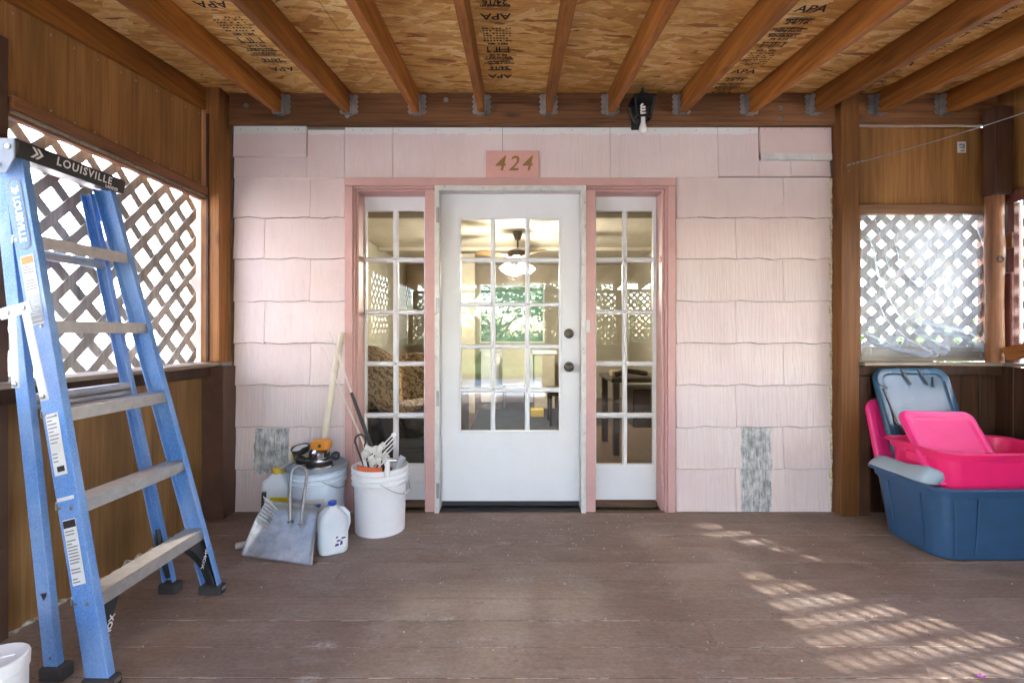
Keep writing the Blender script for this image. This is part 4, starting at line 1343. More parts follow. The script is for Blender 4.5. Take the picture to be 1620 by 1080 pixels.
# treads
tz = [.293, .60, .908, 1.215, 1.522]
for z in tz:
    t_ = (z - .02) / LZ
    a, b = fr(t_, -.004, True, .006), fr(t_, -.004, False, .006)
    mb = MB()
    d = .082
    # C section with ribbed top
    ribs = []
    top = []
    nr = 11
    for k in range(nr * 2 + 1):
        q = k / (nr * 2)
        top.append((-d * q, (.0 if k % 2 else -.0035)))
    sec = [(0, -.045), (0, 0)] + top[1:] + [(-d, -.030), (-d + .003, -.030), (-d + .003, -.007), (-.003, -.007), (-.003, -.045)]
    mb.loft([[Vector((a.x + p[0], a.y, z + p[1])) for p in sec][::-1], [Vector((b.x + p[0], b.y, z + p[1])) for p in sec][::-1]])
    mb.build('step', M['alu'], lad)
    mb = MB()
    for e, s in ((a, 1), (b, -1)):
        for q in (.02, .06):
            mb.lathe([(.007, 0), (.006, .003), (0, .004)], (a.x - q, e.y - s * .0062, z - .02), 8, Matrix.Rotation(R(90 if s > 0 else -90), 3, 'X'))
    tag(mb.build('rivet', M['bolt'], lad), kind='stuff')
# rear braces
for z, rr_ in ((1.47, .019), (.93, .017), (.90, .011)):
    t_ = z / LZ
    a, b = rrail(t_, -.02, True, .004), rrail(t_, -.02, False, .004)
    MB().tube([a, b], rr_, 12).build('rear_brace', M['alu'], lad, smooth=True)
# top cap
tc = MB()
yA, yB = 1.745, 2.245
zc0, zc1 = 1.798, 1.866
secs = []
for k, y in enumerate((yA, yA + .012, yB - .012, yB)):
    e = .008 if k in (0, 3) else 0
    secs.append([Vector((x_, y, z_)) for x_, z_ in ((-1.775 - e, zc0 + e), (-1.765 - e, zc1 - .012), (-1.779 - e, zc1 - e), (-1.905 + e, zc1 - e), (-1.915 + e, zc1 - .012), (-1.905 + e, zc0 + .02))])
tc.loft(secs[::-1])
tc.build('top_cap', M['black'], lad, bev=.004, seg=2)
mb = MB()
cap_sh = [Vector((x_, 1.742, z_)) for x_, z_ in ((-1.77, 1.86), (-1.77, 1.79), (-1.80, 1.735), (-1.85, 1.735), (-1.90, 1.80), (-1.91, 1.86))]
mb.prism(cap_sh, (0, .006, 0)); mb.build('cap_bracket', plastic('grey_blue_plastic', (.20, .25, .32, 1), .45), lad, bev=.002)
mb = MB()
for (x_, z_) in ((-1.79, 1.83), (-1.85, 1.83), (-1.825, 1.765)):
    mb.lathe([(.010, 0), (.009, .004), (0, .006)], (x_, 1.741, z_), 10, rot)
tag(mb.build('rivet', M['galv'], lad), kind='stuff')
def front_text(y, z): return Vector((-1.764, y, z))
text('LOUISVILLE', .043, (-1.7672, 2.03, 1.833), (0, 1, 0), (.179, 0, 1), M['whiteprint'], 'brand_lettering', lad, bold=.0012, spacing=1.22)
text('LADDER', .018, (-1.7718, 2.165, 1.807), (0, 1, 0), (.179, 0, 1), M['whiteprint'], 'small_lettering', lad, bold=.0008)
mb = MB()
for s in (0, .018):
    mb.add([(-1.775 + .179 * (z_ - 1.798) + .0018, y_ + s, z_) for y_, z_ in ((1.80, 1.851), (1.811, 1.851), (1.830, 1.832), (1.811, 1.813), (1.80, 1.813), (1.819, 1.832))], [(0, 5, 2, 1), (5, 4, 3, 2)])
tag(mb.build('arrow_mark', M['whiteprint'], lad), kind='stuff')
# labels on the near web (outer face looks to -y)
def web(z, n):     # z up the rail, n across (0 front edge, -.076 rear)
    return fr((z - .02) / LZ, n, True, -.0012)
def webplate(z0, z1, n0, n1, mat, name, oval=False, lift=0.0):
    if oval:
        pts = []
        zc_, nc, hz_, hn = (z0 + z1) / 2, (n0 + n1) / 2, (z1 - z0) / 2, (n1 - n0) / 2
        for k in range(24):
            a = 2 * math.pi * k / 24
            ca, sa = math.cos(a), math.sin(a)
            pz = zc_ + (hz_ - hn) * (1 if sa > 0 else -1) + hn * sa
            pts.append(web(pz, nc + hn * ca))
    else:
        pts = [web(z0, n0), web(z0, n1), web(z1, n1), web(z1, n0)]
    pts = [p + Vector((0, -lift, 0)) for p in pts]
    return MB().prism(pts, (0, -.0006, 0)).build(name, mat, lad)
axis = (web(1.5, -.03) - web(.5, -.03)).normalized()
across = Vector((.969, 0, .248))
def lines(z0, z1, n0, n1, k, seed, mat=None, h=.0022):
    rnd = random.Random(seed); mb = MB()
    for i in range(k):
        z = z0 + (z1 - z0) * (i + .5) / k
        if rnd.random() < .12: continue
        b = n1 - (n1 - n0) * rnd.choice((.0, .1, .3, .05, .5))
        pts = [web(z - h, n0), web(z - h, b), web(z + h, b), web(z + h, n0)]
        mb.add([p + Vector((0, -.0016, 0)) for p in pts], [(0, 1, 2, 3)])
    tag(mb.build('label_print', mat or M['greyprint'], lad), kind='stuff')
webplate(1.475, 1.735, -.064, -.014, M['greyprint'], 'brand_plate', True)
webplate(1.482, 1.728, -.060, -.018, M['fibre'], 'brand_plate', True, .0007)
text('LOUISVILLE', .034, web(1.585, -.039) + Vector((0, -.0022, 0)), -axis, across, M['whiteprint'], 'brand_lettering', lad, bold=.0012)
mb = MB()
for s in (0, .012):
    q = [web(1.708 - s, -.052), web(1.700 - s, -.052), web(1.688 - s, -.039), web(1.700 - s, -.026), web(1.708 - s, -.026), web(1.697 - s, -.039)]
    mb.add([p + Vector((0, -.0022, 0)) for p in q], [(0, 1, 2, 5), (5, 2, 3, 4)])
tag(mb.build('arrow_mark', M['whiteprint'], lad), kind='stuff')
webplate(1.21, 1.455, -.062, -.014, M['labelpaper'], 'warning_label')
webplate(1.425, 1.450, -.059, -.017, M['orangeprint'], 'warning_header', lift=.0007)
lines(1.33, 1.42, -.058, -.018, 9, 1)
webplate(1.215, 1.315, -.060, -.016, plastic('grey_label', (.30, .34, .36, 1), .5), 'info_label', lift=.0007)
lines(1.222, 1.31, -.057, -.020, 10, 2, M['labelpaper'], .0015)
webplate(.70, .905, -.064, -.020, M['labelpaper'], 'info_label'); lines(.74, .90, -.060, -.025, 13, 3); lines(.705, .735, -.052, -.026, 1, 4, M['ink'], .009)
webplate(.345, .555, -.064, -.020, M['labelpaper'], 'info_label'); webplate(.528, .552, -.063, -.021, M['ink'], 'label_header', lift=.0007)
lines(.35, .522, -.060, -.025, 17, 5)
webplate(.616, .628, -.07, -.012, M['labelpaper'], 'label_scrap')
# a small sticker on the far rear rail
pz = [rrail(q, -.030, False, .0052) for q in (.62, .70)]
# spreader bars folded down
spr = MB()
def bar3(a, b, w_, th, y):
    mb = MB(); mb.beam(a, b, th, w_, up=(b - a).cross(Vector((0, 1, 0)))); return mb
SB = plastic('pale_blue_metal', (.50, .58, .66, 1), .4, scratch=.3)
a = Vector((-1.735, 1.672, 1.245)); b = Vector((-1.625, 1.672, 1.262))
yy = 1.668
mb = bar3(Vector((-1.745, yy, 1.232)), Vector((-1.637, yy, 1.262)), .040, .004, yy); mb.build('spreader_bracket', SB, lad, bev=.002)
mb = bar3(Vector((-1.705, yy + .004, 1.235)), Vector((-1.690, yy - .0, .985)), .028, .004, yy); mb.build('spreader_bar', SB, lad, bev=.003)
mb = bar3(Vector((-1.660, yy + .004, 1.245)), Vector((-1.578, yy - .014, .945)), .030, .004, yy); mb.build('spreader_bar', SB, lad, bev=.003)
mb = MB()
for c in ((-1.715, yy - .003, 1.240), (-1.662, yy - .003, 1.256), (-1.690, yy - .0025, .998), (-1.582, yy - .017, .958)):
    mb.lathe([(.009, 0), (.008, .004), (0, .006)], c, 10, rot)
tag(mb.build('rivet', M['galv'], lad), kind='stuff')
# moulded knee braces under the lowest step and the feet
def knee(near):
    s = 1 if near else -1
    y0 = fr(.1, 0, near, .008).y
    pts_o, pts_i = [], []
    for k in range(9):
        q = k / 8
        zz = .25 - .21 * (1 - q)
        ins = .105 * (q ** 2.2)
        x_ = LB + (LTp - LB) * (zz / LZ) - .012
        pts_o.append(Vector((x_, y0 + s * .002, zz)))
        pts_i.append(Vector((x_, y0 + s * (.014 + ins), zz)))
    poly = pts_o + pts_i[::-1]
    mb = MB().prism(poly, (-.040, 0, .0))
    o = mb.build('knee_brace', M['black'], lad, bev=.003)
    c = (pts_i[5] + pts_o[5]) / 2 + Vector((.0, s * .012, 0.0))
    text('SHOX', .030, c + Vector((.003, 0, 0)), Vector((0, -.45 * 1 if not near else .35, -.9 if not near else .94)).normalized(), Vector((0, -.9, .45)) if near else Vector((0, .9, -.45)), M['whiteprint'], 'brace_lettering', lad, bold=.001)
knee(True); knee(False)
for near in (True, False):
    s = 1 if near else -1
    y0 = fr(0, 0, near).y
    mb = MB(); mb.box(LB - .090, LB + .012, min(y0 - s * .008, y0 + s * .040), max(y0 - s * .008, y0 + s * .040), .0, .043)
    mb.build('foot', M['rubber'], lad, bev=.008, seg=2)
    mb = MB(); mb.box(LB + .0122, LB + .0145, min(y0 + s * .004, y0 + s * .030), max(y0 + s * .004, y0 + s * .030), .020, .034)
    mb.build('foot_plate', M['galv'], lad)
    y1 = rrail(0, 0, near).y
    mb = MB(); mb.box(-1.598, -1.515, min(y1 - s * .008, y1 + s * .045), max(y1 - s * .008, y1 + s * .045), .0, .05)
    mb.build('foot', M['rubber'], lad, bev=.010, seg=2)
    mb = MB()
    mb.tube([rrail(.03, -.02, near, .012), rrail(.09, -.02, near, .03), rrail(.15, -.02, near, .010)], [.014, .012, .016], 8)
    mb.build('knee_brace', M['black'], lad, smooth=True)

# ================================================================== BUCKETS AND THE CLUTTER ROUND THEM
def bucket(name, c, rb, rt_, h, mat, label, lid=None, ribs=True):
    b = thing(name, (*c, 0), label, 'bucket')
    rr = lambda z: rb + (rt_ - .012 - rb) * z / h
    prof = [(0, .006), (rb - .012, .006), (rb - .008, .0), (rb, .004), (rr(.02), .02), (rr(h * .72), h * .72)]
    for q in (.74, .82, .90):
        z = h * q
        prof += [(rr(z) + .001, z - .004), (rr(z) + .013, z - .001), (rr(z) + .014, z + .005), (rr(z) + .003, z + .009)]
    prof += [(rr(h) + .004, h - .02), (rt_, h - .018), (rt_ + .001, h - .002), (rt_ - .003, h), (rt_ - .006, h - .002)]
    if lid is None:
        prof += [(rr(h * .9) - .004, h * .9), (rr(h * .1) - .004, .02), (0, .018)]
        prof[0] = (0, .006)
    MB().lathe(prof, (*c, 0), 40).build('bucket_shell', mat, b, smooth=True)
    return b
def bucket_plastic(name, col, sss=.12):
    t = NT(name)
    co = t.coord()
    n = t.noise(t.mapping(co, (7,) * 3, 4), 1, 6, .65)
    c = t.ramp(n, [(.3, tuple(x * .94 for x in col) + (1,)), (.7, col + (1,))])
    sc = t.noise(t.mapping(co, (16, 16, 45)), 1, 7, .75)
    c = t.mix(t.math('MULTIPLY', t.ramp(sc, [(.58, (0,) * 3), (.74, (1,) * 3)]), .4), c, (.45, .43, .40, 1))
    t.base(c); t.set(rough=.42, sss=sss); t.b.inputs['Subsurface Radius'].default_value = (.015, .015, .015); t.b.inputs['Subsurface Scale'].default_value = 1
    t.bump(n, .06, .004)
    return t.m
wb = bucket('white_bucket', (-.807, 2.95), .144, .164, .385, bucket_plastic('white_bucket_plastic', (.80, .81, .82)), 'white open plastic bucket full of rods and wire bits beside the door')
M['handle'] = plastic('white_handle', (.72, .74, .76, 1), .4)
c = Vector((-.807, 2.95, 0))
pts = []
for k in range(13):                               # bail hanging on the front right
    a = R(-75 + 10.5 * k)
    q = k / 12
    pts.append(c + Vector((.172 * math.cos(a), .172 * math.sin(a), .315 - .085 * math.sin(q * math.pi))))
MB().tube(pts, .0028, 6).build('wire_bail', M['galv'], wb, smooth=True)
MB().tube(pts[5:8], .010, 8).build('bail_grip', M['handle'], wb, smooth=True)

bb = bucket('lidded_bucket', (-1.215, 3.035), .150, .170, .365, bucket_plastic('bluish_bucket_plastic', (.68, .79, .90)), 'pale blue lidded bucket carrying a router in the corner by the pink wall', lid=True)
cb_ = Vector((-1.215, 3.035, 0))
MB().lathe([(.172, .345), (.176, .347), (.177, .370), (.171, .376), (.160, .374), (.157, .366), (.08, .366), (0, .367)], cb_, 40).build('lid', plastic('grey_bucket_lid', (.27, .31, .35, 1), .45), bb, smooth=True)
MB().tube([cb_ + Vector((.176 * math.cos(R(-60 + 9 * k)), .176 * math.sin(R(-60 + 9 * k)), .30 - .06 * math.sin(k / 10 * math.pi))) for k in range(11)], .0028, 6).build('wire_bail', M['galv'], bb, smooth=True)
def curved_label(par, c, r0, r1, z0, z1, a0, a1, mat, name):
    mb = MB()
    mb.grid(lambda u, v: (c.x + (r0 + (r1 - r0) * v + .0012) * math.cos(R(a0 + (a1 - a0) * u)), c.y + (r0 + (r1 - r0) * v + .0012) * math.sin(R(a0 + (a1 - a0) * u)), z0 + (z1 - z0) * v), 12, 2)
    return mb.build(name, mat, par)
curved_label(bb, cb_, .1515, .157, .05, .20, -140, -55, M['labelpaper'], 'label')
curved_label(bb, cb_, .1535, .1565, .13, .17, -76, -62, plastic('blue_print', (.05, .12, .45, 1), .5), 'blue_mark')

# router on the lid
rtz = .368
rc = Vector((-1.185, 2.985, 0))
ro = thing('plunge_router', (rc.x, rc.y, rtz), 'chrome and orange plunge router with black side knobs on the bucket lid', 'power tool')
CHR = M['chrome']
MB().lathe([(0, rtz), (.088, rtz), (.090, rtz + .004), (.088, rtz + .010), (.06, rtz + .012), (0, rtz + .012)], rc, 32).build('base_plate', CHR, ro, smooth=True)
MB().lathe([(.074, rtz + .012), (.078, rtz + .016), (.078, rtz + .024), (.070, rtz + .030), (.05, rtz + .030)], rc, 32).build('base_ring', M['black'], ro, smooth=True)
MB().lathe([(.066, rtz + .030), (.068, rtz + .034), (.066, rtz + .044), (.055, rtz + .046), (0, rtz + .046)], rc, 32).build('base_ring', CHR, ro, smooth=True)
MB().lathe([(.050, rtz + .046), (.056, rtz + .052), (.058, rtz + .075), (.058, rtz + .088), (.050, rtz + .098), (.044, rtz + .105), (0, rtz + .105)], rc, 32).build('motor_body', CHR, ro, smooth=True)
mb = MB()
for k in range(14):
    a = 2 * math.pi * k / 14
    mb.box(-.003, .003, -.0595, -.056, rtz + .058, rtz + .084); 
    mb.v[-8:] = [tuple(Matrix.Rotation(a, 3, 'Z') @ Vector(p) + rc) for p in mb.v[-8:]]
mb.build('cooling_rib', M['black'], ro)
ors = [rrect(.105, .085, .018, 4, rc.x + .012, rc.y, rtz + .105), rrect(.110, .09, .02, 4, rc.x + .012, rc.y, rtz + .112), rrect(.108, .088, .02, 4, rc.x + .012, rc.y, rtz + .15), rrect(.09, .07, .02, 4, rc.x + .012, rc.y, rtz + .158)]
MB().loft(ors).build('motor_housing', plastic('orange_yellow_plastic', (.68, .26, .03, 1), .42), ro, smooth=True)
MB().lathe([(.010, 0), (.009, .004), (0, .005)], (rc.x + .018, rc.y - .0445, rtz + .13), 12, rot).build('switch', M['black'], ro)
for s in (-1, 1):
    e = rc + Vector((s * .105, -.02, rtz + .055 + .012 * s))
    mb = MB(); mb.tube([rc + Vector((s * .05, -.01, rtz + .050)), e], .008, 8); mb.lathe([(0, -.026), (.018, -.022), (.026, -.006), (.026, .006), (.018, .022), (0, .026)], e, 16, Matrix.Rotation(R(80), 3, 'Y'))
    mb.build('side_handle', M['black'], ro, smooth=True)
mb = MB(); mb.tube([rc + Vector((-.03, .02, rtz + .13)), rc + Vector((-.09, -.03, rtz + .11)), rc + Vector((-.125, -.05, rtz + .075)), rc + Vector((-.10, -.06, rtz + .05)), rc + Vector((-.06, -.06, rtz + .045)), rc + Vector((-.02, -.072, rtz + .04))], .0055, 8)
mb.build('power_cord', M['rubber'], ro, smooth=True)
# black tin with white filling
tc_ = Vector((-1.30, 3.0, .445))
tin = thing('round_tin', tuple(tc_), 'round black tin holding white stuff, left of the orange router', 'tin')
tm = Matrix.Rotation(R(14), 3, 'X') @ Matrix.Rotation(R(-8), 3, 'Y')
MB().lathe([(0, .0), (.040, .0), (.048, .004), (.053, .030), (.055, .036), (.051, .037), (.048, .030), (0, .028)], tc_, 24, tm).build('tin_shell', M['black'], tin, smooth=True)
mb = MB()
rnd = random.Random(2)
mb.lathe([(.047, .030), (.040, .036), (.022, .040), (0, .038)], tc_, 20, tm)
mb.build('filling', M['white_old'], tin, smooth=True)
mb = MB(); mb.tube([tc_ + Vector((-.05, 0, .0)), tc_ + Vector((-.02, -.045, -.03)), tc_ + Vector((.03, -.05, -.045)), tc_ + Vector((.06, -.02, -.05))], .006, 8)
mb.lathe([(0, -.005), (.03, -.004), (.034, .004), (.022, .01), (0, .012)], tc_ + Vector((0, .0, -.062)), 16)
mb.build('tin_stand', M['black'], tin, smooth=True)
# yellow spray bottle behind
yb = thing('yellow_bottle', (-1.36, 3.10, .0), 'yellow bottle wedged behind the pale blue bucket against the pink wall', 'bottle')
MB().loft([rrect(.08, .05, .015, 4, -1.375, 3.13, z_) for z_ in (.30, .31, .44, .455)]).build('bottle_shell', plastic('yellow_plastic', (.62, .52, .03, 1), .4), yb, smooth=True)

# translucent jug with yellow cap and label in the corner
def jugmat(name, col, tr=.35):
    t = NT(name)
    co = t.coord()
    n = t.noise(t.mapping(co, (8,) * 3), 1, 4)
    t.base(t.ramp(n, [(.3, tuple(x * .93 for x in col) + (1,)), (.7, col + (1,))]))
    t.set(rough=.3, sss=.3, trans=tr); t.b.inputs['Subsurface Radius'].default_value = (.03, .03, .03)
    t.b.inputs['IOR'].default_value = 1.3
    t.b.inputs['Roughness'].default_value = .35
    return t.m
M['jug'] = jugmat('translucent_milky_plastic', (.70, .77, .82), .12)
sj = thing('sprayer_jug', (-1.49, 3.09, 0), 'square milky jug with yellow cap and yellow label beside the pale blue bucket', 'jug')
jx, jy = -1.485, 3.10
sec = [(.0, .17, .13), (.01, .185, .145), (.20, .185, .145), (.25, .170, .13), (.285, .09, .08), (.295, .07, .07)]
MB().loft([rrect(w_, d_, min(w_, d_) * .25, 4, jx, jy, z_) for z_, w_, d_ in sec]).build('jug_shell', M['jug'], sj, smooth=True)
MB().lathe([(.036, .293), (.038, .297), (.038, .325), (.030, .330), (0, .330)], (jx, jy, 0), 20).build('cap', plastic('yellow_cap', (.70, .48, .05, 1), .4), sj, smooth=True)
MB().box(jx - .02, jx + .0895, jy - .0755, jy - .0735, .10, .165).build('label', plastic('yellow_label', (.66, .55, .03, 1), .45), sj)
MB().box(jx + .0935, jx + .0955, jy - .06, jy + .06, .10, .165).build('label', plastic('yellow_label_side', (.66, .55, .03, 1), .45), sj)
MB().tube([(jx - .055, jy - .085, .10), (jx - .050, jy - .085, .20)], .014, 10).build('sprayer_grip', M['black'], sj, smooth=True)
MB().tube([(jx + .02, jy - .02, .325), (jx + .06, jy - .045, .35), (jx + .12, jy - .05, .378)], .014, 8).build('sprayer_hose', plastic('grey_tube', (.40, .40, .38, 1), .5), sj, smooth=True)

# metal dustpan
A = P(380.5, 880, 2.585); B_ = P(494.5, 896, 2.475)
A.z = .004; B_.z = .004
Cc = Vector((-1.365, 2.775, .205)); D_ = Vector((-1.080, 2.735, .195))
dp = thing('dustpan', (-1.22, 2.6, 0), 'galvanised metal dustpan propped against the pale blue bucket, lip on floor', 'dustpan')
def panmat():
    t = NT('dusty_galvanised_sheet')
    co = t.coord()
    n = t.noise(t.mapping(co, (6, 6, 6)), 1, 7, .7)
    v = t.node('ShaderNodeTexVoronoi', inp={'Scale': 30.0}); t.link(co, v.inputs['Vector'])
    c = t.ramp(n, [(.32, (.26, .28, .29)), (.52, (.44, .46, .47)), (.68, (.68, .68, .66))])
    sv = t.node('ShaderNodeSeparateColor'); t.link(v.outputs['Color'], sv.inputs[0])
    c = t.mix(t.math('MULTIPLY', sv.outputs[0], .35), c, (.62, .64, .66, 1))
    d = t.noise(t.mapping(co, (30,) * 3), 1, 6, .7)
    c = t.mix(t.ramp(d, [(.62, (0,) * 3), (.75, (.7,) * 3)]), c, (.60, .57, .53, 1))
    t.base(c); t.set(metal=.7, rough=t.math('ADD', t.math('MULTIPLY', n, .4), .3)); t.bump(n, .1, .004)
    return t.m
M['pan'] = panmat()
nrm = (B_ - A).cross(Cc - A).normalized()
if nrm.z < 0: nrm = -nrm
def pan(u, v):
    l = A.lerp(Cc, v); r = B_.lerp(D_, v)
    p = l.lerp(r, u)
    e = max(0, abs(u - .5) - .43) / .07
    dish = .004 * math.sin(u * math.pi) * math.sin(v * math.pi)
    back = max(0, v - .90) / .10
    h = (.060 if u < .5 else .030) * (e ** 1.6) * (.10 + .90 * min(1, v * 1.5)) + .045 * back ** 2 - dish
    return p + nrm * h
MB().grid(pan, 36, 30).build('pan', M['pan'], dp, smooth=True, solid=.0018)
mb = MB()
for k in range(7):                               # pressed flutes in the left rear corner
    v = .60 + .060 * k
    a = pan(.005, min(.99, v + .01)); m_1 = pan(.075, v - .01); b = pan(.16, v - .06)
    mb.tube([a + nrm * .002, m_1 + nrm * .004, b + nrm * .000], [.006, .0075, .003], 8)
mb.build('pressed_flute', M['pan'], dp, smooth=True)
mb = MB()
l0 = pan(.0, 0); l1 = pan(1, 0)
mb.tube([l0 + nrm * .002, l1 + nrm * .002], .0028, 6)
mb.build('rolled_lip', M['galv'], dp, smooth=True)
h0 = pan(.50, .70) + nrm * .006; h1 = pan(.70, .69) + nrm * .006
t0 = P(464, 741, 2.80); t1 = P(482, 741, 2.80)
k0 = P(459, 770, 2.76); k1 = P(483, 770, 2.76)
hp = [h0, h0.lerp(k0, .5) + nrm * .006, k0, P(461, 748, 2.79), t0, P(473, 737, 2.81), t1, P(486, 748, 2.79), k1, h1.lerp(k1, .5) + nrm * .006, h1]
MB().tube(hp, .0085, 10).build('wire_handle', M['galv'], dp, smooth=True)
mb = MB()
for h in (h0, h1): mb.lathe([(.016, -.003), (.016, .006), (.008, .010), (0, .010)], h, 12)
mb.build('handle_socket', M['galv'], dp, smooth=True)
# white bottle cap end behind the pan's left corner
cp = MB().tube([P(373, 864, 2.68), P(392, 860, 2.70)], .018, 14)
tag(cp.build('white_tube', M['white_old'], smooth=True), 'short white tube end on the floor left of the dustpan', 'tube')

# milk jug
mj = thing('water_jug', (-.985, 2.66, 0), 'translucent one gallon water jug with blue cap beside the dustpan', 'jug')
jx, jy = -.988, 2.665
def rs(w_, z_, cx=jx, cy=jy): return rrect(w_, w_, w_ * .28, 5, cx, cy, z_)
secs = [rs(.128, .0), rs(.146, .008), rs(.152, .03), rs(.152, .15), rs(.142, .175), rs(.112, .205), rs(.075, .225), rs(.045, .236), rs(.040, .245)]
JM = Matrix.Translation((jx, jy, 0)) @ Matrix.Rotation(R(28), 4, 'Z') @ Matrix.Translation((-jx, -jy, 0))
MB().loft(secs).xf(JM).build('jug_shell', M['jug'], mj, smooth=True)
hh = [JM @ Vector((jx + a, jy - a * .0, z_)) for a, z_ in ((.024, .222), (.055, .215), (.078, .185), (.082, .14), (.070, .10))]
MB().tube(hh, [.012, .014, .014, .014, .014], 10).build('jug_handle', M['jug'], mj, smooth=True)
MB().lathe([(.021, .243), (.022, .246), (.022, .262), (.019, .265), (0, .265)], (jx, jy, 0), 20).build('cap', plastic('blue_cap', (.03, .08, .42, 1), .4), mj, smooth=True)
def onjug(u, v, off=.0012):
    return JM @ Vector((jx + .076 + off, jy - .05 + .08 * u, .035 + .085 * v))
def onjug2(u, v, off=.0014):
    return JM @ Vector((jx - .02 + .085 * u, jy - .0762 - off, .035 + .075 * v))
MB().add([onjug2(0, .1), onjug2(.9, 0), onjug2(1, .7), onjug2(.75, 1), onjug2(.15, .9)], [(0, 1, 2, 3, 4)]).build('label', M['whiteprint'], mj)
mb = MB()
for (a, b, c_, d) in ((.25, .15, .50, .35), (.55, .2, .72, .5), (.35, .45, .6, .6), (.62, .6, .9, .75), (.3, .7, .45, .85)):
    mb.add([onjug2(a, b, .002), onjug2(c_, b + .05, .002), onjug2(c_, d, .002), onjug2(a + .05, d, .002)], [(0, 1, 2, 3)])
tag(mb.build('label_print', plastic('navy_print', (.03, .06, .25, 1), .5), mj), kind='stuff')

# pole behind the bucket
pole = MB().tube([P(512, 698, 3.10), P(526, 610, 3.14), P(540.5, 526, 3.19)], [.021, .021, .020], 14)
tag(pole.build('white_pole', painted('cream_pole', (.64, .58, .47, 1), .5, .05, .05), smooth=True), 'thick cream pole standing behind the router and leaning on the pink wall', 'pole')

# things standing in the white bucket
def stick(name, pts, r, mat, label, cat, group=None):
    o = MB().tube(pts, r, 8).build(name, mat, smooth=True)
    return tag(o, label, cat, group)
M['whip'] = plastic('pale_fibre_rod', (.66, .62, .57, 1), .5)
stick('fishing_rod', [P(604, 760, 2.94), P(580, 690, 2.98), P(545, 590, 3.06), P(521, 525, 3.13)], [.008, .007, .0055, .0035], M['whip'], 'thin pale rod from the white bucket reaching the highest up the wall', 'rod')
stick('fishing_rod', [P(592, 770, 2.93), P(575, 700, 2.98), P(540, 620, 3.08), P(512, 555, 3.14), P(495, 530, 3.17)], [.0065, .006, .0048, .0035, .0022], M['whip'], 'second thin pale rod in the white bucket, ending lower and farther left', 'rod')
bs = stick('black_staff', [P(606, 780, 2.93), P(585, 700, 2.97), P(556, 621, 3.03)], [.014, .013, .010], M['black'], 'black rod with round eyelet leaning left out of the white bucket', 'rod')
lp = []
for k in range(15):
    a = R(-40 + 260 * k / 14)
    lp.append(P(570 + 8.5 * math.cos(a), 697 - 10 * math.sin(a), 2.9))
lp = [P(590, 770, 2.9), P(580, 725, 2.9)] + lp + [P(566, 712, 2.9), P(575, 735, 2.9), P(588, 772, 2.9)]
stick('black_hook', lp, .0055, M['black'], 'black looped handle sticking up at the left rim of the white bucket', 'handle')
# white wire rack with a folded clamp head
wr = thing('wire_rack', (-.74, 2.9, .38), 'tangle of white wire rack and clamp heads at the top of the white bucket', 'wire rack')
WM = plastic('white_coated_wire', (.74, .74, .72, 1), .35)
mb = MB()
for k in range(4):
    o_ = k * 4
    mb.tube([P(580 + o_, 730 + k * 3, 2.90 + k * .01), P(622 + o_ * .5, 687 + o_ * 1.2, 2.86 + k * .01)], .0042, 6)
mb.tube([P(572, 715, 2.9), P(580, 752, 2.86)], .0045, 6); mb.tube([P(574, 713, 2.9), P(600, 735, 2.88), P(606, 752, 2.86)], .0045, 6)
mb.tube([P(586, 752, 2.86), P(612, 725, 2.86)], .0048, 6); mb.tube([P(598, 712, 2.93), P(612, 742, 2.86)], .004, 6)
mb.build('wire', WM, wr, smooth=True)
rnd = random.Random(12)
mb = MB()
for (px_, py_, s) in ((580, 714, .036), (594, 712, .032), (603, 706, .028), (598, 724, .036), (588, 728, .030), (609, 722, .026)):
    c = P(px_, py_, 2.89 + rnd.uniform(-.02, .02))
    m4 = Matrix.Translation(c) @ Matrix.Rotation(rnd.uniform(0, 3), 4, 'Y') @ Matrix.Rotation(rnd.uniform(-.5, .5), 4, 'X')
    q = MB().box(-s, s, -.006, .006, -s * .55, s * .55).xf(m4); mb.add(q.v, q.f)
    q = MB().box(-s * .3, s * .3, -.02, .02, -s * .3, s * .8).xf(m4); mb.add(q.v, q.f)
mb.build('clamp_head', plastic('off_white_plastic', (.60, .60, .56, 1), .45, scratch=.5), wr, bev=.003)
mb = MB().lathe([(0, -.012), (.014, -.008), (.016, 0), (.012, .010), (0, .014)], P(623, 688, 2.86), 14); mb.build('ball_end', WM, wr, smooth=True)
ot = MB().grid(lambda u, v: (-.807 + (.128 + .006 * v) * math.cos(R(212 + 78 * u)), 2.95 + (.128 + .006 * v) * math.sin(R(212 + 78 * u)), .33 + .073 * v), 18, 3)
tag(ot.build('orange_tray', plastic('orange_plastic', (.66, .13, .035, 1), .45), smooth=True, solid=.008), 'orange plastic tray edge showing at the front rim of the white bucket', 'tray')
gh = MB().tube([P(622, 752, 2.87), P(630, 735, 2.87), P(638, 722, 2.88)], [.016, .022, .020], 12)
tag(gh.build('grey_tool', plastic('grey_tool_plastic', (.34, .36, .38, 1), .4, scratch=.5), smooth=True), 'fat grey tool grip at the right rim of the white bucket', 'handle')
fau = thing('tap_fitting', (-.72, 2.86, .37), 'small white and chrome pipe fitting hanging on the bucket rim', 'fitting')
mb = MB(); mb.tube([P(612, 752, 2.80), P(613, 740, 2.80), P(614, 730, 2.83)], [.017, .015, .012], 10); mb.build('elbow', WM, fau, smooth=True)
mb = MB(); mb.tube([P(614, 727, 2.85), P(628, 728, 2.86)], [.010, .012], 10); mb.build('stem', M['chrome'], fau, smooth=True)
bk = MB()
rnd = random.Random(77)
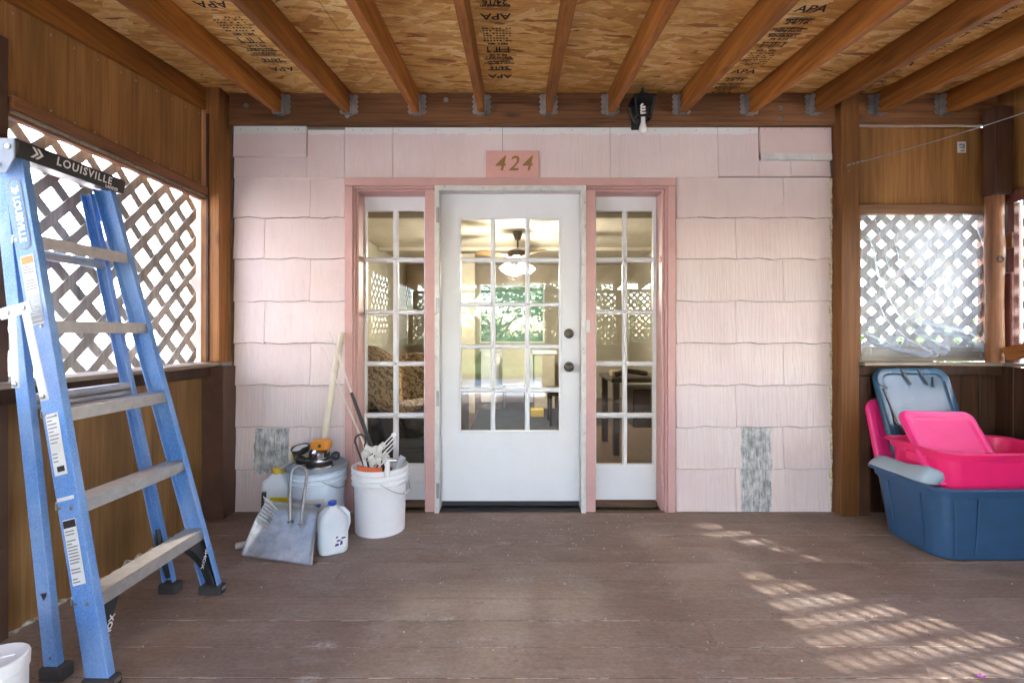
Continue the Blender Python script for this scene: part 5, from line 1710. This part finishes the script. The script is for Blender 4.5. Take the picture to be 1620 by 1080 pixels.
for k in range(14):
    a = P(566 + rnd.uniform(0, 60), 742 + rnd.uniform(-3, 8), 2.94 + rnd.uniform(-.08, .09)); b = a + Vector((rnd.uniform(-.07, .07), rnd.uniform(-.05, .05), rnd.uniform(-.06, .04)))
    b.x = max(-.93, min(-.69, b.x)); a.x = max(-.93, min(-.69, a.x))
    bk.tube([a, (a + b) / 2 + Vector((0, 0, .01)), b], rnd.uniform(.008, .020), 7)
tag(bk.build('tool_scrap', M['rubber'], smooth=True), 'dark tangle of tool scraps filling the white bucket up to its rim', 'scraps', kind='stuff')

# white tub at the lower left picture edge
wt = thing('white_tub', (-1.375, 1.31, 0), 'white round tub cut by the lower left corner of the picture', 'tub')
tcx = Vector((-1.40, 1.32, 0))
MB().lathe([(0, .0), (.065, .0), (.069, .006), (.071, .26), (.074, .263), (.075, .292), (.073, .298), (.069, .300), (.066, .2985), (0, .2985)], tcx, 36).build('tub_shell', bucket_plastic('white_tub_plastic', (.76, .77, .77)), wt, smooth=True)
MB().tube([tcx + Vector((-.04, -.02, .298)), tcx + Vector((.04, .02, .298))], .003, 6).build('lid_rib', M['handle'], wt, smooth=True)

# ================================================================== TOTES
def oct_rect(x0, x1, y0, y1, ch, z, n=3, rr=.02):
    """rectangle with large chamfered, softly rounded corners"""
    return rrect(x1 - x0, y1 - y0, ch, 5, (x0 + x1) / 2, (y0 + y1) / 2, z)
def tote(name, x0, x1, y0, y1, z0, z1, tap, ch, mat, label, rim=.03, handle=True, ribs=True):
    t = thing(name, ((x0 + x1) / 2, (y0 + y1) / 2, z0), label, 'tote')
    def s(q, e, z): 
        a = tap * (1 - q)
        return oct_rect(x0 + a - e, x1 - a + e, y0 + a * .8 - e, y1 - a * .8 + e, ch, z)
    H = z1 - z0
    sec = [s(0, -.012, z0), s(0, 0, z0 + .010), s(.86, 0, z0 + H * .86), s(.87, .010, z0 + H * .87), s(.95, .012, z0 + H * .955),
           s(.96, rim, z0 + H * .965), s(1, rim, z1 - .004), s(1, rim - .004, z1), s(1, .004, z1), s(1, -.003, z1 - .008), s(.05, -.004, z0 + .02), s(.05, -.03, z0 + .015)]
    MB().loft(sec).build('tote_shell', mat, t, smooth=True)
    return t, s
BLUE = plastic('navy_tote_plastic', (.028, .085, .185, 1), .42, scratch=.10, var=.12)
PINK = plastic('hot_pink_plastic', (.86, .020, .165, 1), .38, scratch=.06, var=.06)
PINKL = plastic('pink_lid_plastic', (.80, .030, .22, 1), .33, scratch=.06)
BLUEL = plastic('slate_blue_lid_plastic', (.024, .085, .150, 1), .22, scratch=.12, var=.1)
GREYL = plastic('pale_blue_grey_plastic', (.30, .40, .47, 1), .35, scratch=.15)
bt, bs_ = tote('blue_tote', 2.145, 2.95, 2.495, 2.985, .0, .385, .045, .085, BLUE, 'large dark blue storage tote on the floor holding a pink tote')
# moulded corner panels of the blue tote
mb = MB()
for q in (((2.252, 2.519, .03), (2.222, 2.489, .325)), ((2.36, 2.527, .03), (2.345, 2.492, .325)), ((2.186, 2.63, .03), (2.149, 2.62, .325)), ((2.184, 2.83, .03), (2.147, 2.84, .325))):
    MB().beam(*q, .006, .006).build('moulded_rib', BLUE, bt)
pt, ps_ = tote('pink_tote', 2.225, 2.91, 2.535, 2.965, .20, .555, .030, .085, PINK, 'hot pink storage tote nested in the blue tote', rim=.028)
# pink tote handle recess at the left
mb = MB()
hz0, hz1 = .455, .515
mb.loft([[Vector(p) for p in ((2.2185, 2.66, hz0), (2.2185, 2.80, hz0), (2.2185, 2.80, hz1), (2.2185, 2.66, hz1))], [Vector(p) for p in ((2.208, 2.67, hz0 + .008), (2.208, 2.79, hz0 + .008), (2.208, 2.79, hz1 - .006), (2.208, 2.67, hz1 - .006))]])
mb.build('handle_grip', PINK, pt, bev=.002)
def lid(name, w, h, mat, label, mtx, ribs=True, inset=True, r=.06):
    """lid modelled flat: x across, y up its length, front face +z"""
    t = thing(name, tuple(mtx.translation), label, 'lid')
    S = lambda e, z, rr: rrect(w - 2 * e, h - 2 * e, rr, 6, 0, 0, z)
    sec = [S(0, -.022, r), S(0, .0, r), S(.006, .008, r), S(.014, .010, r * .92), S(.040, .009, r * .7), S(.048, .002, r * .6), S(.060, .001, r * .5)]
    if not inset: sec = [S(0, -.022, r), S(0, .0, r), S(.008, .008, r), S(.03, .010, r * .8)]
    MB().loft(sec).xf(mtx).build('lid_panel', mat, t, smooth=True)
    return t
def frame_m(o, xdir, ydir):
    x = Vector(xdir).normalized(); y = Vector(ydir); y = (y - x * y.dot(x)).normalized(); z = x.cross(y)
    m = Matrix.Identity(4)
    for k in range(3):
        m[k][0], m[k][1], m[k][2], m[k][3] = x[k], y[k], z[k], o[k]
    return m
# blue lid leaning on the wall boards: bottom edge inside the pink tote
yv = Vector((0, .20, .54))
mB = frame_m(Vector((2.505, 3.035, .672)), (1, 0, 0), yv)
blid = lid('blue_lid', .475, .60, BLUEL, 'dark slate blue lid standing in the pink tote against the boards', mB, r=.085)
mb = MB()
for (a, b, c_, d, w_) in ((-.205, .16, -.145, -.26, .006), (-.225, .185, -.175, .165, .005), (-.062, .285, -.022, .185, .006), (.045, .285, .085, .185, .006), (.13, .235, .115, .17, .006)):
    p0 = Vector((a, b, .0115)); p1 = Vector((c_, d, .0115))
    MB().beam(p0, p1, w_ * 1.7, .006, (0, 0, 1)).xf(mB).build('moulded_rib', M['black'], blid)
plid2 = lid('pink_lid', .42, .52, PINKL, 'pink lid mostly hidden behind the slate blue lid', frame_m(Vector((2.445, 3.075, .50)), (1, 0, 0), Vector((-.03, .13, .45))), r=.06)
mP = frame_m(Vector((2.415, 2.715, .545)), (1, 0, -.02), Vector((-.02, .27, .36)))
plid = lid('pink_lid', .42, .44, PINKL, 'pink lid with recessed panel lying aslant in the pink tote before the blue lid', mP, r=.05)
# pale grey lid slipped between the totes
mG = frame_m(Vector((2.225, 2.70, .415)), (.30, -.30, -.10), Vector((.3, .5, -.02)))
def greylid(u, v):
    # a bowed lid edge standing on the blue rim, leaning on the pink tote
    x = 2.132 + .055 * u + .002 * v; y = 2.975 - .42 * v
    z = .386 + (.045 + .040 * v + .006 * math.sin(v * 9)) * u - .012 * v
    if v > .82:
        q = (v - .82) / .18
        x += .085 * q ** 1.6; y += .03 * q * q; z -= .045 * q * q * u
    return (x - .006 * math.sin(u * 3.1), y, z)
gt = thing('grey_lid', (2.2, 2.75, .39), 'pale blue grey lid edge squeezed between the pink tote and the blue tote', 'lid')
MB().grid(greylid, 8, 24).build('lid_panel', GREYL, gt, smooth=True, solid=.004)
MB().tube([Vector(greylid(1, k / 20)) for k in range(21)], .005, 6).build('lid_lip', GREYL, gt, smooth=True)

# ================================================================== FLOOR LITTER
rnd = random.Random(21)
lt = MB()
for k in range(170):
    if rnd.random() < .55: x, y = rnd.uniform(-.9, 1.0), rnd.gauss(3.0, .18)
    else: x, y = rnd.uniform(-1.5, 2.4), rnd.uniform(1.5, 3.1)
    if y > 3.16 or (x > 2.05 and y > 2.4) or (x < -.6 and y > 2.4): continue
    s = rnd.uniform(.0012, .0045); a = rnd.uniform(0, 6.28)
    q = [(x + s * r_ * math.cos(a + t_), y + s * r_ * math.sin(a + t_)) for r_, t_ in ((1, 0), (rnd.uniform(.4, 1), 1.6), (rnd.uniform(.6, 1.6), 3.1), (rnd.uniform(.3, .9), 4.6))]
    lt.prism([(p[0], p[1], .0025) for p in q], (0, 0, rnd.uniform(.001, .003)))
tag(lt.build('paint_chip', M['labelpaper']), 'scattered pale paint chips and crumbs on the brown porch boards', 'debris', kind='stuff')
lt = MB()
for k in range(40):
    x, y = rnd.uniform(.2, 2.3), rnd.uniform(1.5, 2.7)
    s = rnd.uniform(.0015, .004)
    lt.prism([(x - s, y, .0025), (x, y - s * .7, .0025), (x + s, y, .0025), (x, y + s * .5, .0025)], (0, 0, .002))
tag(lt.build('dark_crumb', M['darkboard']), 'scattered dark dirt crumbs on the brown porch boards', 'debris', kind='stuff')
pf = thing('purple_petal', tuple(P(1553, 1073, 1.675)), 'tiny purple petal on the porch boards near the lower right corner', 'petal')
c = P(1553, 1073, 1.672); c.z = .004
mb = MB()
for k in range(5):
    a = 2 * math.pi * k / 5
    mb.add([tuple(c), tuple(c + Vector((.012 * math.cos(a - .4), .010 * math.sin(a - .4), .004))), tuple(c + Vector((.017 * math.cos(a), .014 * math.sin(a), .008))), tuple(c + Vector((.012 * math.cos(a + .4), .010 * math.sin(a + .4), .004)))], [(0, 1, 2, 3)])
mb.build('petal', plastic('purple_petal_colour', (.45, .05, .48, 1), .6, scratch=0), pf)

# ================================================================== INSIDE THE ROOM
fx, fy, fz = .03, 6.0, 2.40
fan = thing('ceiling_fan', (fx, fy, fz), 'bronze ceiling fan with lit glass shades seen through the upper door panes', 'ceiling fan')
BR = M['bronze']
MB().lathe([(0, 2.30), (.03, 2.30), (.055, 2.36), (.06, 2.405), (0, 2.405)], (fx, fy, 0), 20).build('canopy', BR, fan, smooth=True)
MB().tube([(fx, fy, 2.31), (fx, fy, 2.19)], .012, 8).build('down_rod', BR, fan)
MB().lathe([(0, 2.07), (.06, 2.075), (.115, 2.10), (.125, 2.13), (.12, 2.165), (.07, 2.19), (0, 2.195)], (fx, fy, 0), 24).build('motor', BR, fan, smooth=True)
BLM = wood('fan_blade_wood', (.22, .11, .035, 1), (.42, .24, .08, 1), 0, .35, knots=False)
for k in range(5):
    a = R(8 + 72 * k)
    m4 = Matrix.Translation((fx, fy, 2.085)) @ Matrix.Rotation(a, 4, 'Z') @ Matrix.Rotation(R(12), 4, 'X')
    poly = [Vector(p) for p in ((.20, -.05, 0), (.55, -.072, 0), (.62, -.05, 0), (.64, 0, 0), (.62, .05, 0), (.55, .072, 0), (.20, .05, 0))]
    MB().prism(poly, (0, 0, .007)).xf(m4).build('blade', BLM, fan)
    MB().box(.09, .22, -.018, .018, -.006, -.001).xf(m4).build('blade_iron', BR, fan)
SH = glow('lit_glass_shade', (1.0, .93, .80, 1), .45)
for k in range(4):
    a = R(20 + 90 * k)
    c = Vector((fx + .13 * math.cos(a), fy + .13 * math.sin(a), 1.98))
    m3 = Matrix.Rotation(a, 3, 'Z') @ Matrix.Rotation(R(-38), 3, 'Y')
    MB().lathe([(.022, .04), (.035, .025), (.055, -.02), (.066, -.055), (.070, -.075), (.06, -.07), (.03, .02)], c, 18, m3).build('lamp_shade', SH, fan, smooth=True)
    MB().tube([(fx + .03 * math.cos(a), fy + .03 * math.sin(a), 2.06), (fx + .10 * math.cos(a), fy + .10 * math.sin(a), 2.05), tuple(c + m3 @ Vector((0, 0, .035)))], .009, 6).build('lamp_arm', BR, fan)
pl = bpy.data.lights.new('fan_lamp', 'POINT'); pl.energy = 7.5; pl.color = (1, .90, .76); pl.shadow_soft_size = .12
plo = bpy.data.objects.new('fan_lamp', pl); plo.location = (fx, fy, 1.86); COL.objects.link(plo)

# sofa with a patterned blanket behind the left sidelight
M['sofadark'] = painted('dark_sofa_cloth', (.035, .032, .030, 1), .9, .2, .3)
sofa = thing('sofa', (-1.3, 4.3, 0), 'dark sofa inside the room behind the left sidelight', 'sofa')
MB().box(-1.95, -.62, 3.95, 4.25, .0, .86).build('backrest', M['sofadark'], sofa, bev=.05, seg=3)
MB().box(-1.95, -.62, 4.26, 4.85, .12, .45).build('seat', M['sofadark'], sofa, bev=.05, seg=3)
MB().box(-.61, -.45, 3.95, 4.85, .0, .62).build('armrest', M['sofadark'], sofa, bev=.05, seg=3)
def blanketmat():
    t = NT('patterned_blanket')
    co = t.coord()
    w1 = t.node('ShaderNodeTexWave', wave_type='BANDS', bands_direction='DIAGONAL', inp={'Scale': 8.0, 'Distortion': 10.0, 'Detail': 4.0, 'Detail Scale': 3.0})
    t.link(co, w1.inputs['Vector'])
    t.base(t.ramp(w1.outputs['Fac'], [(.10, (.10, .065, .035)), (.30, (.36, .25, .13)), (.7, (.44, .32, .18))]))
    t.set(rough=.95); t.bump(w1.outputs['Fac'], .5, .01)
    return t.m
bl = MB()
def bk_(u, v):
    x = -1.55 + .80 * u + .06 * math.sin(v * 5); s = v
    if s < .35: y, z = 3.935 - .004, .55 + (.88 - .55) * s / .35
    elif s < .6: y, z = 3.935 + (s - .35) / .25 * .33, .885 + .10 * math.sin((s - .35) / .25 * 3.1)
    else: y, z = 4.27 + (s - .6) * .5, .88 - (s - .6) * .8
    return (x, y + .010 * math.sin(u * 21) , z + .17 * (1 - u) ** 2 * (1 if s > .05 else 0) + .02 * math.sin(u * 14 + v * 4))
bl.grid(bk_, 40, 34)
tag(bl.build('blanket', blanketmat(), smooth=True, solid=.01), 'tan and brown patterned blanket thrown over the sofa back indoors', 'blanket')
# dark table with odds and ends behind the right sidelight
tb = thing('dark_table', (1.25, 5.0, 0), 'dark table loaded with odds and ends behind the right sidelight', 'table')
DT = painted('dark_table_finish', (.030, .022, .018, 1), .4, .2, .1)
MB().box(.92, 1.75, 4.7, 5.4, .70, .74).build('table_top', DT, tb, bev=.005)
for (x_, y_) in ((.97, 4.75), (1.70, 4.75), (.97, 5.35), (1.70, 5.35)):
    MB().box(x_ - .03, x_ + .03, y_ - .03, y_ + .03, .0, .70).build('leg', DT, tb)
MB().box(1.15, 1.6, 4.8, 5.3, .25, .62).build('drawer_box', DT, tb, bev=.01)
cx_ = MB().lathe([(0, .742), (.05, .742), (.055, .86), (.02, .92), (.018, .98), (0, .985)], (1.42, 4.85, 0), 16)
tag(cx_.build('glass_bottle', plastic('pale_bottle', (.40, .42, .40, 1), .3), smooth=True), 'pale bottle standing on the dark table indoors', 'bottle')
cx_ = MB().tube([(.98, 4.8, .77), (1.1, 4.85, .80), (1.2, 4.8, .79), (1.3, 4.9, .77)], .025, 8)
tag(cx_.build('rolled_cloth', M['sofadark'], smooth=True), 'dark rolled cloth lying on the dark table indoors', 'cloth')
ch = MB().box(.95, 1.1, 4.82, 4.98, .742, .80)
tag(ch.build('small_box', plastic('tan_box', (.30, .22, .12, 1), .6), bev=.004), 'small tan box on the left of the dark table indoors', 'box')
# rug
rg = MB().box(-.55, .75, 5.3, 7.6, -.011, .0)
tag(rg.build('rug', painted('dark_blue_rug', (.030, .036, .045, 1), .95, .3, .5, fine=300)), 'dark blue grey rug on the room floor behind the door', 'rug')
# kitchen end: white cabinets and a tan island
kc = thing('kitchen_counter', (0, 8.4, 0), 'white kitchen counter under the rear window seen through the door', 'counter')
MB().box(-.58, .56, 8.35, 8.95, .0, .86).build('cabinet', M['white'], kc, bev=.004)
MB().box(-.60, .58, 8.33, 8.96, .862, .90).build('counter_top', M['white'], kc, bev=.004)
for k in range(3): MB().box(-.56 + k * .375, -.205 + k * .375, 8.335, 8.349, .08, .80).build('cabinet_door', M['white'], kc, bev=.003)
isl = thing('kitchen_island', (0, 7.9, 0), 'tan kitchen island before the white counter seen through the door', 'counter')
MB().box(-.20, .19, 7.6, 7.9, .36, .96).build('island_body', M['interior'], isl, bev=.006)
for (x_, y_) in ((-.17, 7.64), (.16, 7.64), (-.17, 7.86), (.16, 7.86)): MB().box(x_ - .02, x_ + .02, y_ - .02, y_ + .02, .0, .359).build('leg', DT, isl)
MB().box(-.27, -.235, 7.59, 7.60, .70, .80).build('outlet_plate', M['white'], isl)
fr_g = thing('fridge', (.42, 7.9, 0), 'pale cabinet with white top right of the island indoors', 'cabinet')
MB().box(.30, .62, 7.7, 8.3, .0, .84).build('cabinet_body', M['interior'], fr_g, bev=.005)
MB().box(.27, .65, 7.68, 8.32, .842, .90).build('cabinet_top', M['white'], fr_g, bev=.005)
yb2 = MB().box(.22, .40, 6.9, 7.1, .0, .10)
tag(yb2.build('yellow_box', plastic('yellow_box_card', (.48, .36, .06, 1), .6), bev=.004), 'low yellow box on the rug near the island indoors', 'box')
chs = thing('dark_chair', (.62, 6.4, 0), 'dark chair at the right side of the rug indoors', 'chair')
MB().box(.42, .85, 6.2, 6.65, .38, .46).build('seat', DT, chs, bev=.01)
for (x_, y_) in ((.45, 6.23), (.82, 6.23), (.45, 6.62), (.82, 6.62)): MB().box(x_ - .018, x_ + .018, y_ - .018, y_ + .018, .0, .38).build('leg', DT, chs)
MB().box(.80, .85, 6.2, 6.65, .46, .9).build('backrest', DT, chs, bev=.01)

# ================================================================== OUTSIDE
# neighbour house on the left, pale lap siding
nh = thing('neighbour_house', (-5, 3, -.4), 'pale sunlit lap sided house beyond the left lattice', 'house')
NS = painted('pale_siding_paint', (.80, .77, .76, 1), .6, .03, .1)
z = -.45
k = 0
while z < 3.2:
    mb = MB()
    mb.add([(-4.215, -6, z), (-4.215, 14, z), (-4.24, 14, z + .262), (-4.24, -6, z + .262), (-4.26, -6, z), (-4.26, 14, z)], [(0, 1, 2, 3)[::-1], (0, 4, 5, 1)[::-1]])
    mb.build('siding_board', NS, nh)
    z += .26; k += 1
MB().box(-9, -4.262, -6, 14, -.6, 3.2).build('wall', NS, nh)
MB().prism([(-9.3, -6.2, 3.2), (-4.0, -6.2, 3.2), (-6.6, -6.2, 4.6)], (0, 20.4, 0)).build('roof', M['roofing'], nh)
# white house far right behind
wh = thing('white_house', (9, 15, -.4), 'white house beyond the plastic covered window', 'house')
MB().box(4.2, 15, 12, 18, -.6, 3.0).build('wall', painted('white_house_paint', (.80, .80, .79, 1), .6, .03, .1), wh)
MB().prism([(3.8, 11.6, 3.0), (3.8, 18.4, 3.0), (3.8, 15, 4.8)], (11.6, 0, 0)).build('roof', M['roofing'], wh)
MB().box(6.2, 7.4, 11.96, 11.998, .8, 2.2).build('window', M['glass'], wh)
# trees
def leafmat(name, a, b):
    t = NT(name)
    oi = t.node('ShaderNodeNewGeometry')
    c = t.ramp(oi.outputs['Random Per Island'], [(.0, a), (1, b)])
    t.base(c); t.set(rough=.6, spec=.2)
    tl = t.node('ShaderNodeBsdfTranslucent'); t.link(c, tl.inputs[0])
    mx = t.node('ShaderNodeMixShader'); mx.inputs[0].default_value = .35
    t.link(t.b.outputs[0], mx.inputs[1]); t.link(tl.outputs[0], mx.inputs[2]); t.link(mx.outputs[0], t.out.inputs['Surface'])
    return t.m
LEAF = leafmat('tree_leaf', (.045, .095, .02), (.13, .20, .05))
BARK = painted('tree_bark', (.10, .075, .055, 1), .9, .3, .6)
def crown_mesh(seed, n, rx, rz, size):
    rnd = random.Random(seed)
    cl = [(Vector((rnd.gauss(0, .42) * rx, rnd.gauss(0, .42) * rx, rnd.gauss(0, .4) * rz)), rnd.uniform(.25, .45) * rx) for _ in range(16)]
    v, fs = [], []
    for k in range(n):
        c, r_ = rnd.choice(cl)
        d = Vector((rnd.gauss(0, 1), rnd.gauss(0, 1), rnd.gauss(0, 1))).normalized()
        p = c + d * r_ * rnd.uniform(.55, 1.05)
        a = Vector((rnd.gauss(0, 1), rnd.gauss(0, 1), rnd.gauss(0, .7))).normalized(); b = a.cross(Vector((rnd.gauss(0, 1), rnd.gauss(0, 1), rnd.gauss(0, 1)))).normalized()
        s = size * rnd.uniform(.6, 1.3)
        o = len(v)
        v += [p - a * s, p + b * s * .5, p + a * s, p - b * s * .5]
        fs.append((o, o + 1, o + 2, o + 3))
    return MB().add(v, fs)
def tree(x, y, h, rx, rz, seed, label, cat='tree', name='leafy_tree'):
    t = thing(name, (x, y, -.45), label, cat, 'leafy trees and shrubs round the porch')
    rnd = random.Random(seed)
    mb = MB(); mb.tube([(x, y, -.45), (x + .05, y, h * .3), (x + .1, y + .05, h * .65)], [.05 * rx, .04 * rx, .02 * rx], 8)
    for k in range(5):
        a = rnd.uniform(0, 6.28)
        mb.tube([(x + .06, y, h * (.3 + .06 * k)), (x + .5 * rx * math.cos(a), y + .5 * rx * math.sin(a), h * .75)], [.025 * rx, .008 * rx], 6)
    mb.build('trunk', BARK, t, smooth=True)
    crown_mesh(seed, 12000 if seed == 107 else 3800, rx, rz, .13 if seed == 107 else .10 if cat == 'tree' else .05).xf(Matrix.Translation((x, y, h))).build('crown', LEAF, t)
tree(-1.5, 14.5, 2.3, 2.4, 2.0, 101, 'leafy tree behind the house left of the rear window view')
tree(.9, 15.5, 2.6, 2.6, 2.2, 102, 'leafy tree behind the house right of the rear window view')
tree(8.8, 10.6, .9, 1.2, .9, 103, 'green bush in front of the white house beyond the right window', 'shrub', 'garden_shrub')
tree(6.0, 9.5, .35, .8, .6, 104, 'low green shrub on the lawn beyond the right window', 'shrub', 'garden_shrub')
tree(-.8, -13, 2.6, 2.6, 2.2, 105, 'leafy tree across the path, mirrored in the door glass')
tree(2.2, -12, 2.6, 2.4, 2.0, 106, 'leafy tree right of the path, mirrored in the sidelight')
tree(6.6, .72, 4.85, 1.4, 1.5, 107, 'unseen leafy tree added beyond the right porch wall to shade its rear opening')  # added sun blocker, its dense crown shades the rearmost right-wall opening
for k, (x, y, r_) in enumerate(((-3.4, -11.6, 1.7), (-.7, -12.2, 1.6), (1.6, -11.8, 1.7), (4.2, -11.7, 1.8))):
    tree(x, y, 1.0, r_, 1.3, 120 + k, ['broad bush left of the path end, mirrored in the left sidelight', 'broad bush straight across the forecourt, mirrored in the door', 'broad bush right of the middle across the forecourt', 'broad bush farthest right across the forecourt, mirrored in the right sidelight'][k], 'shrub', 'garden_shrub')
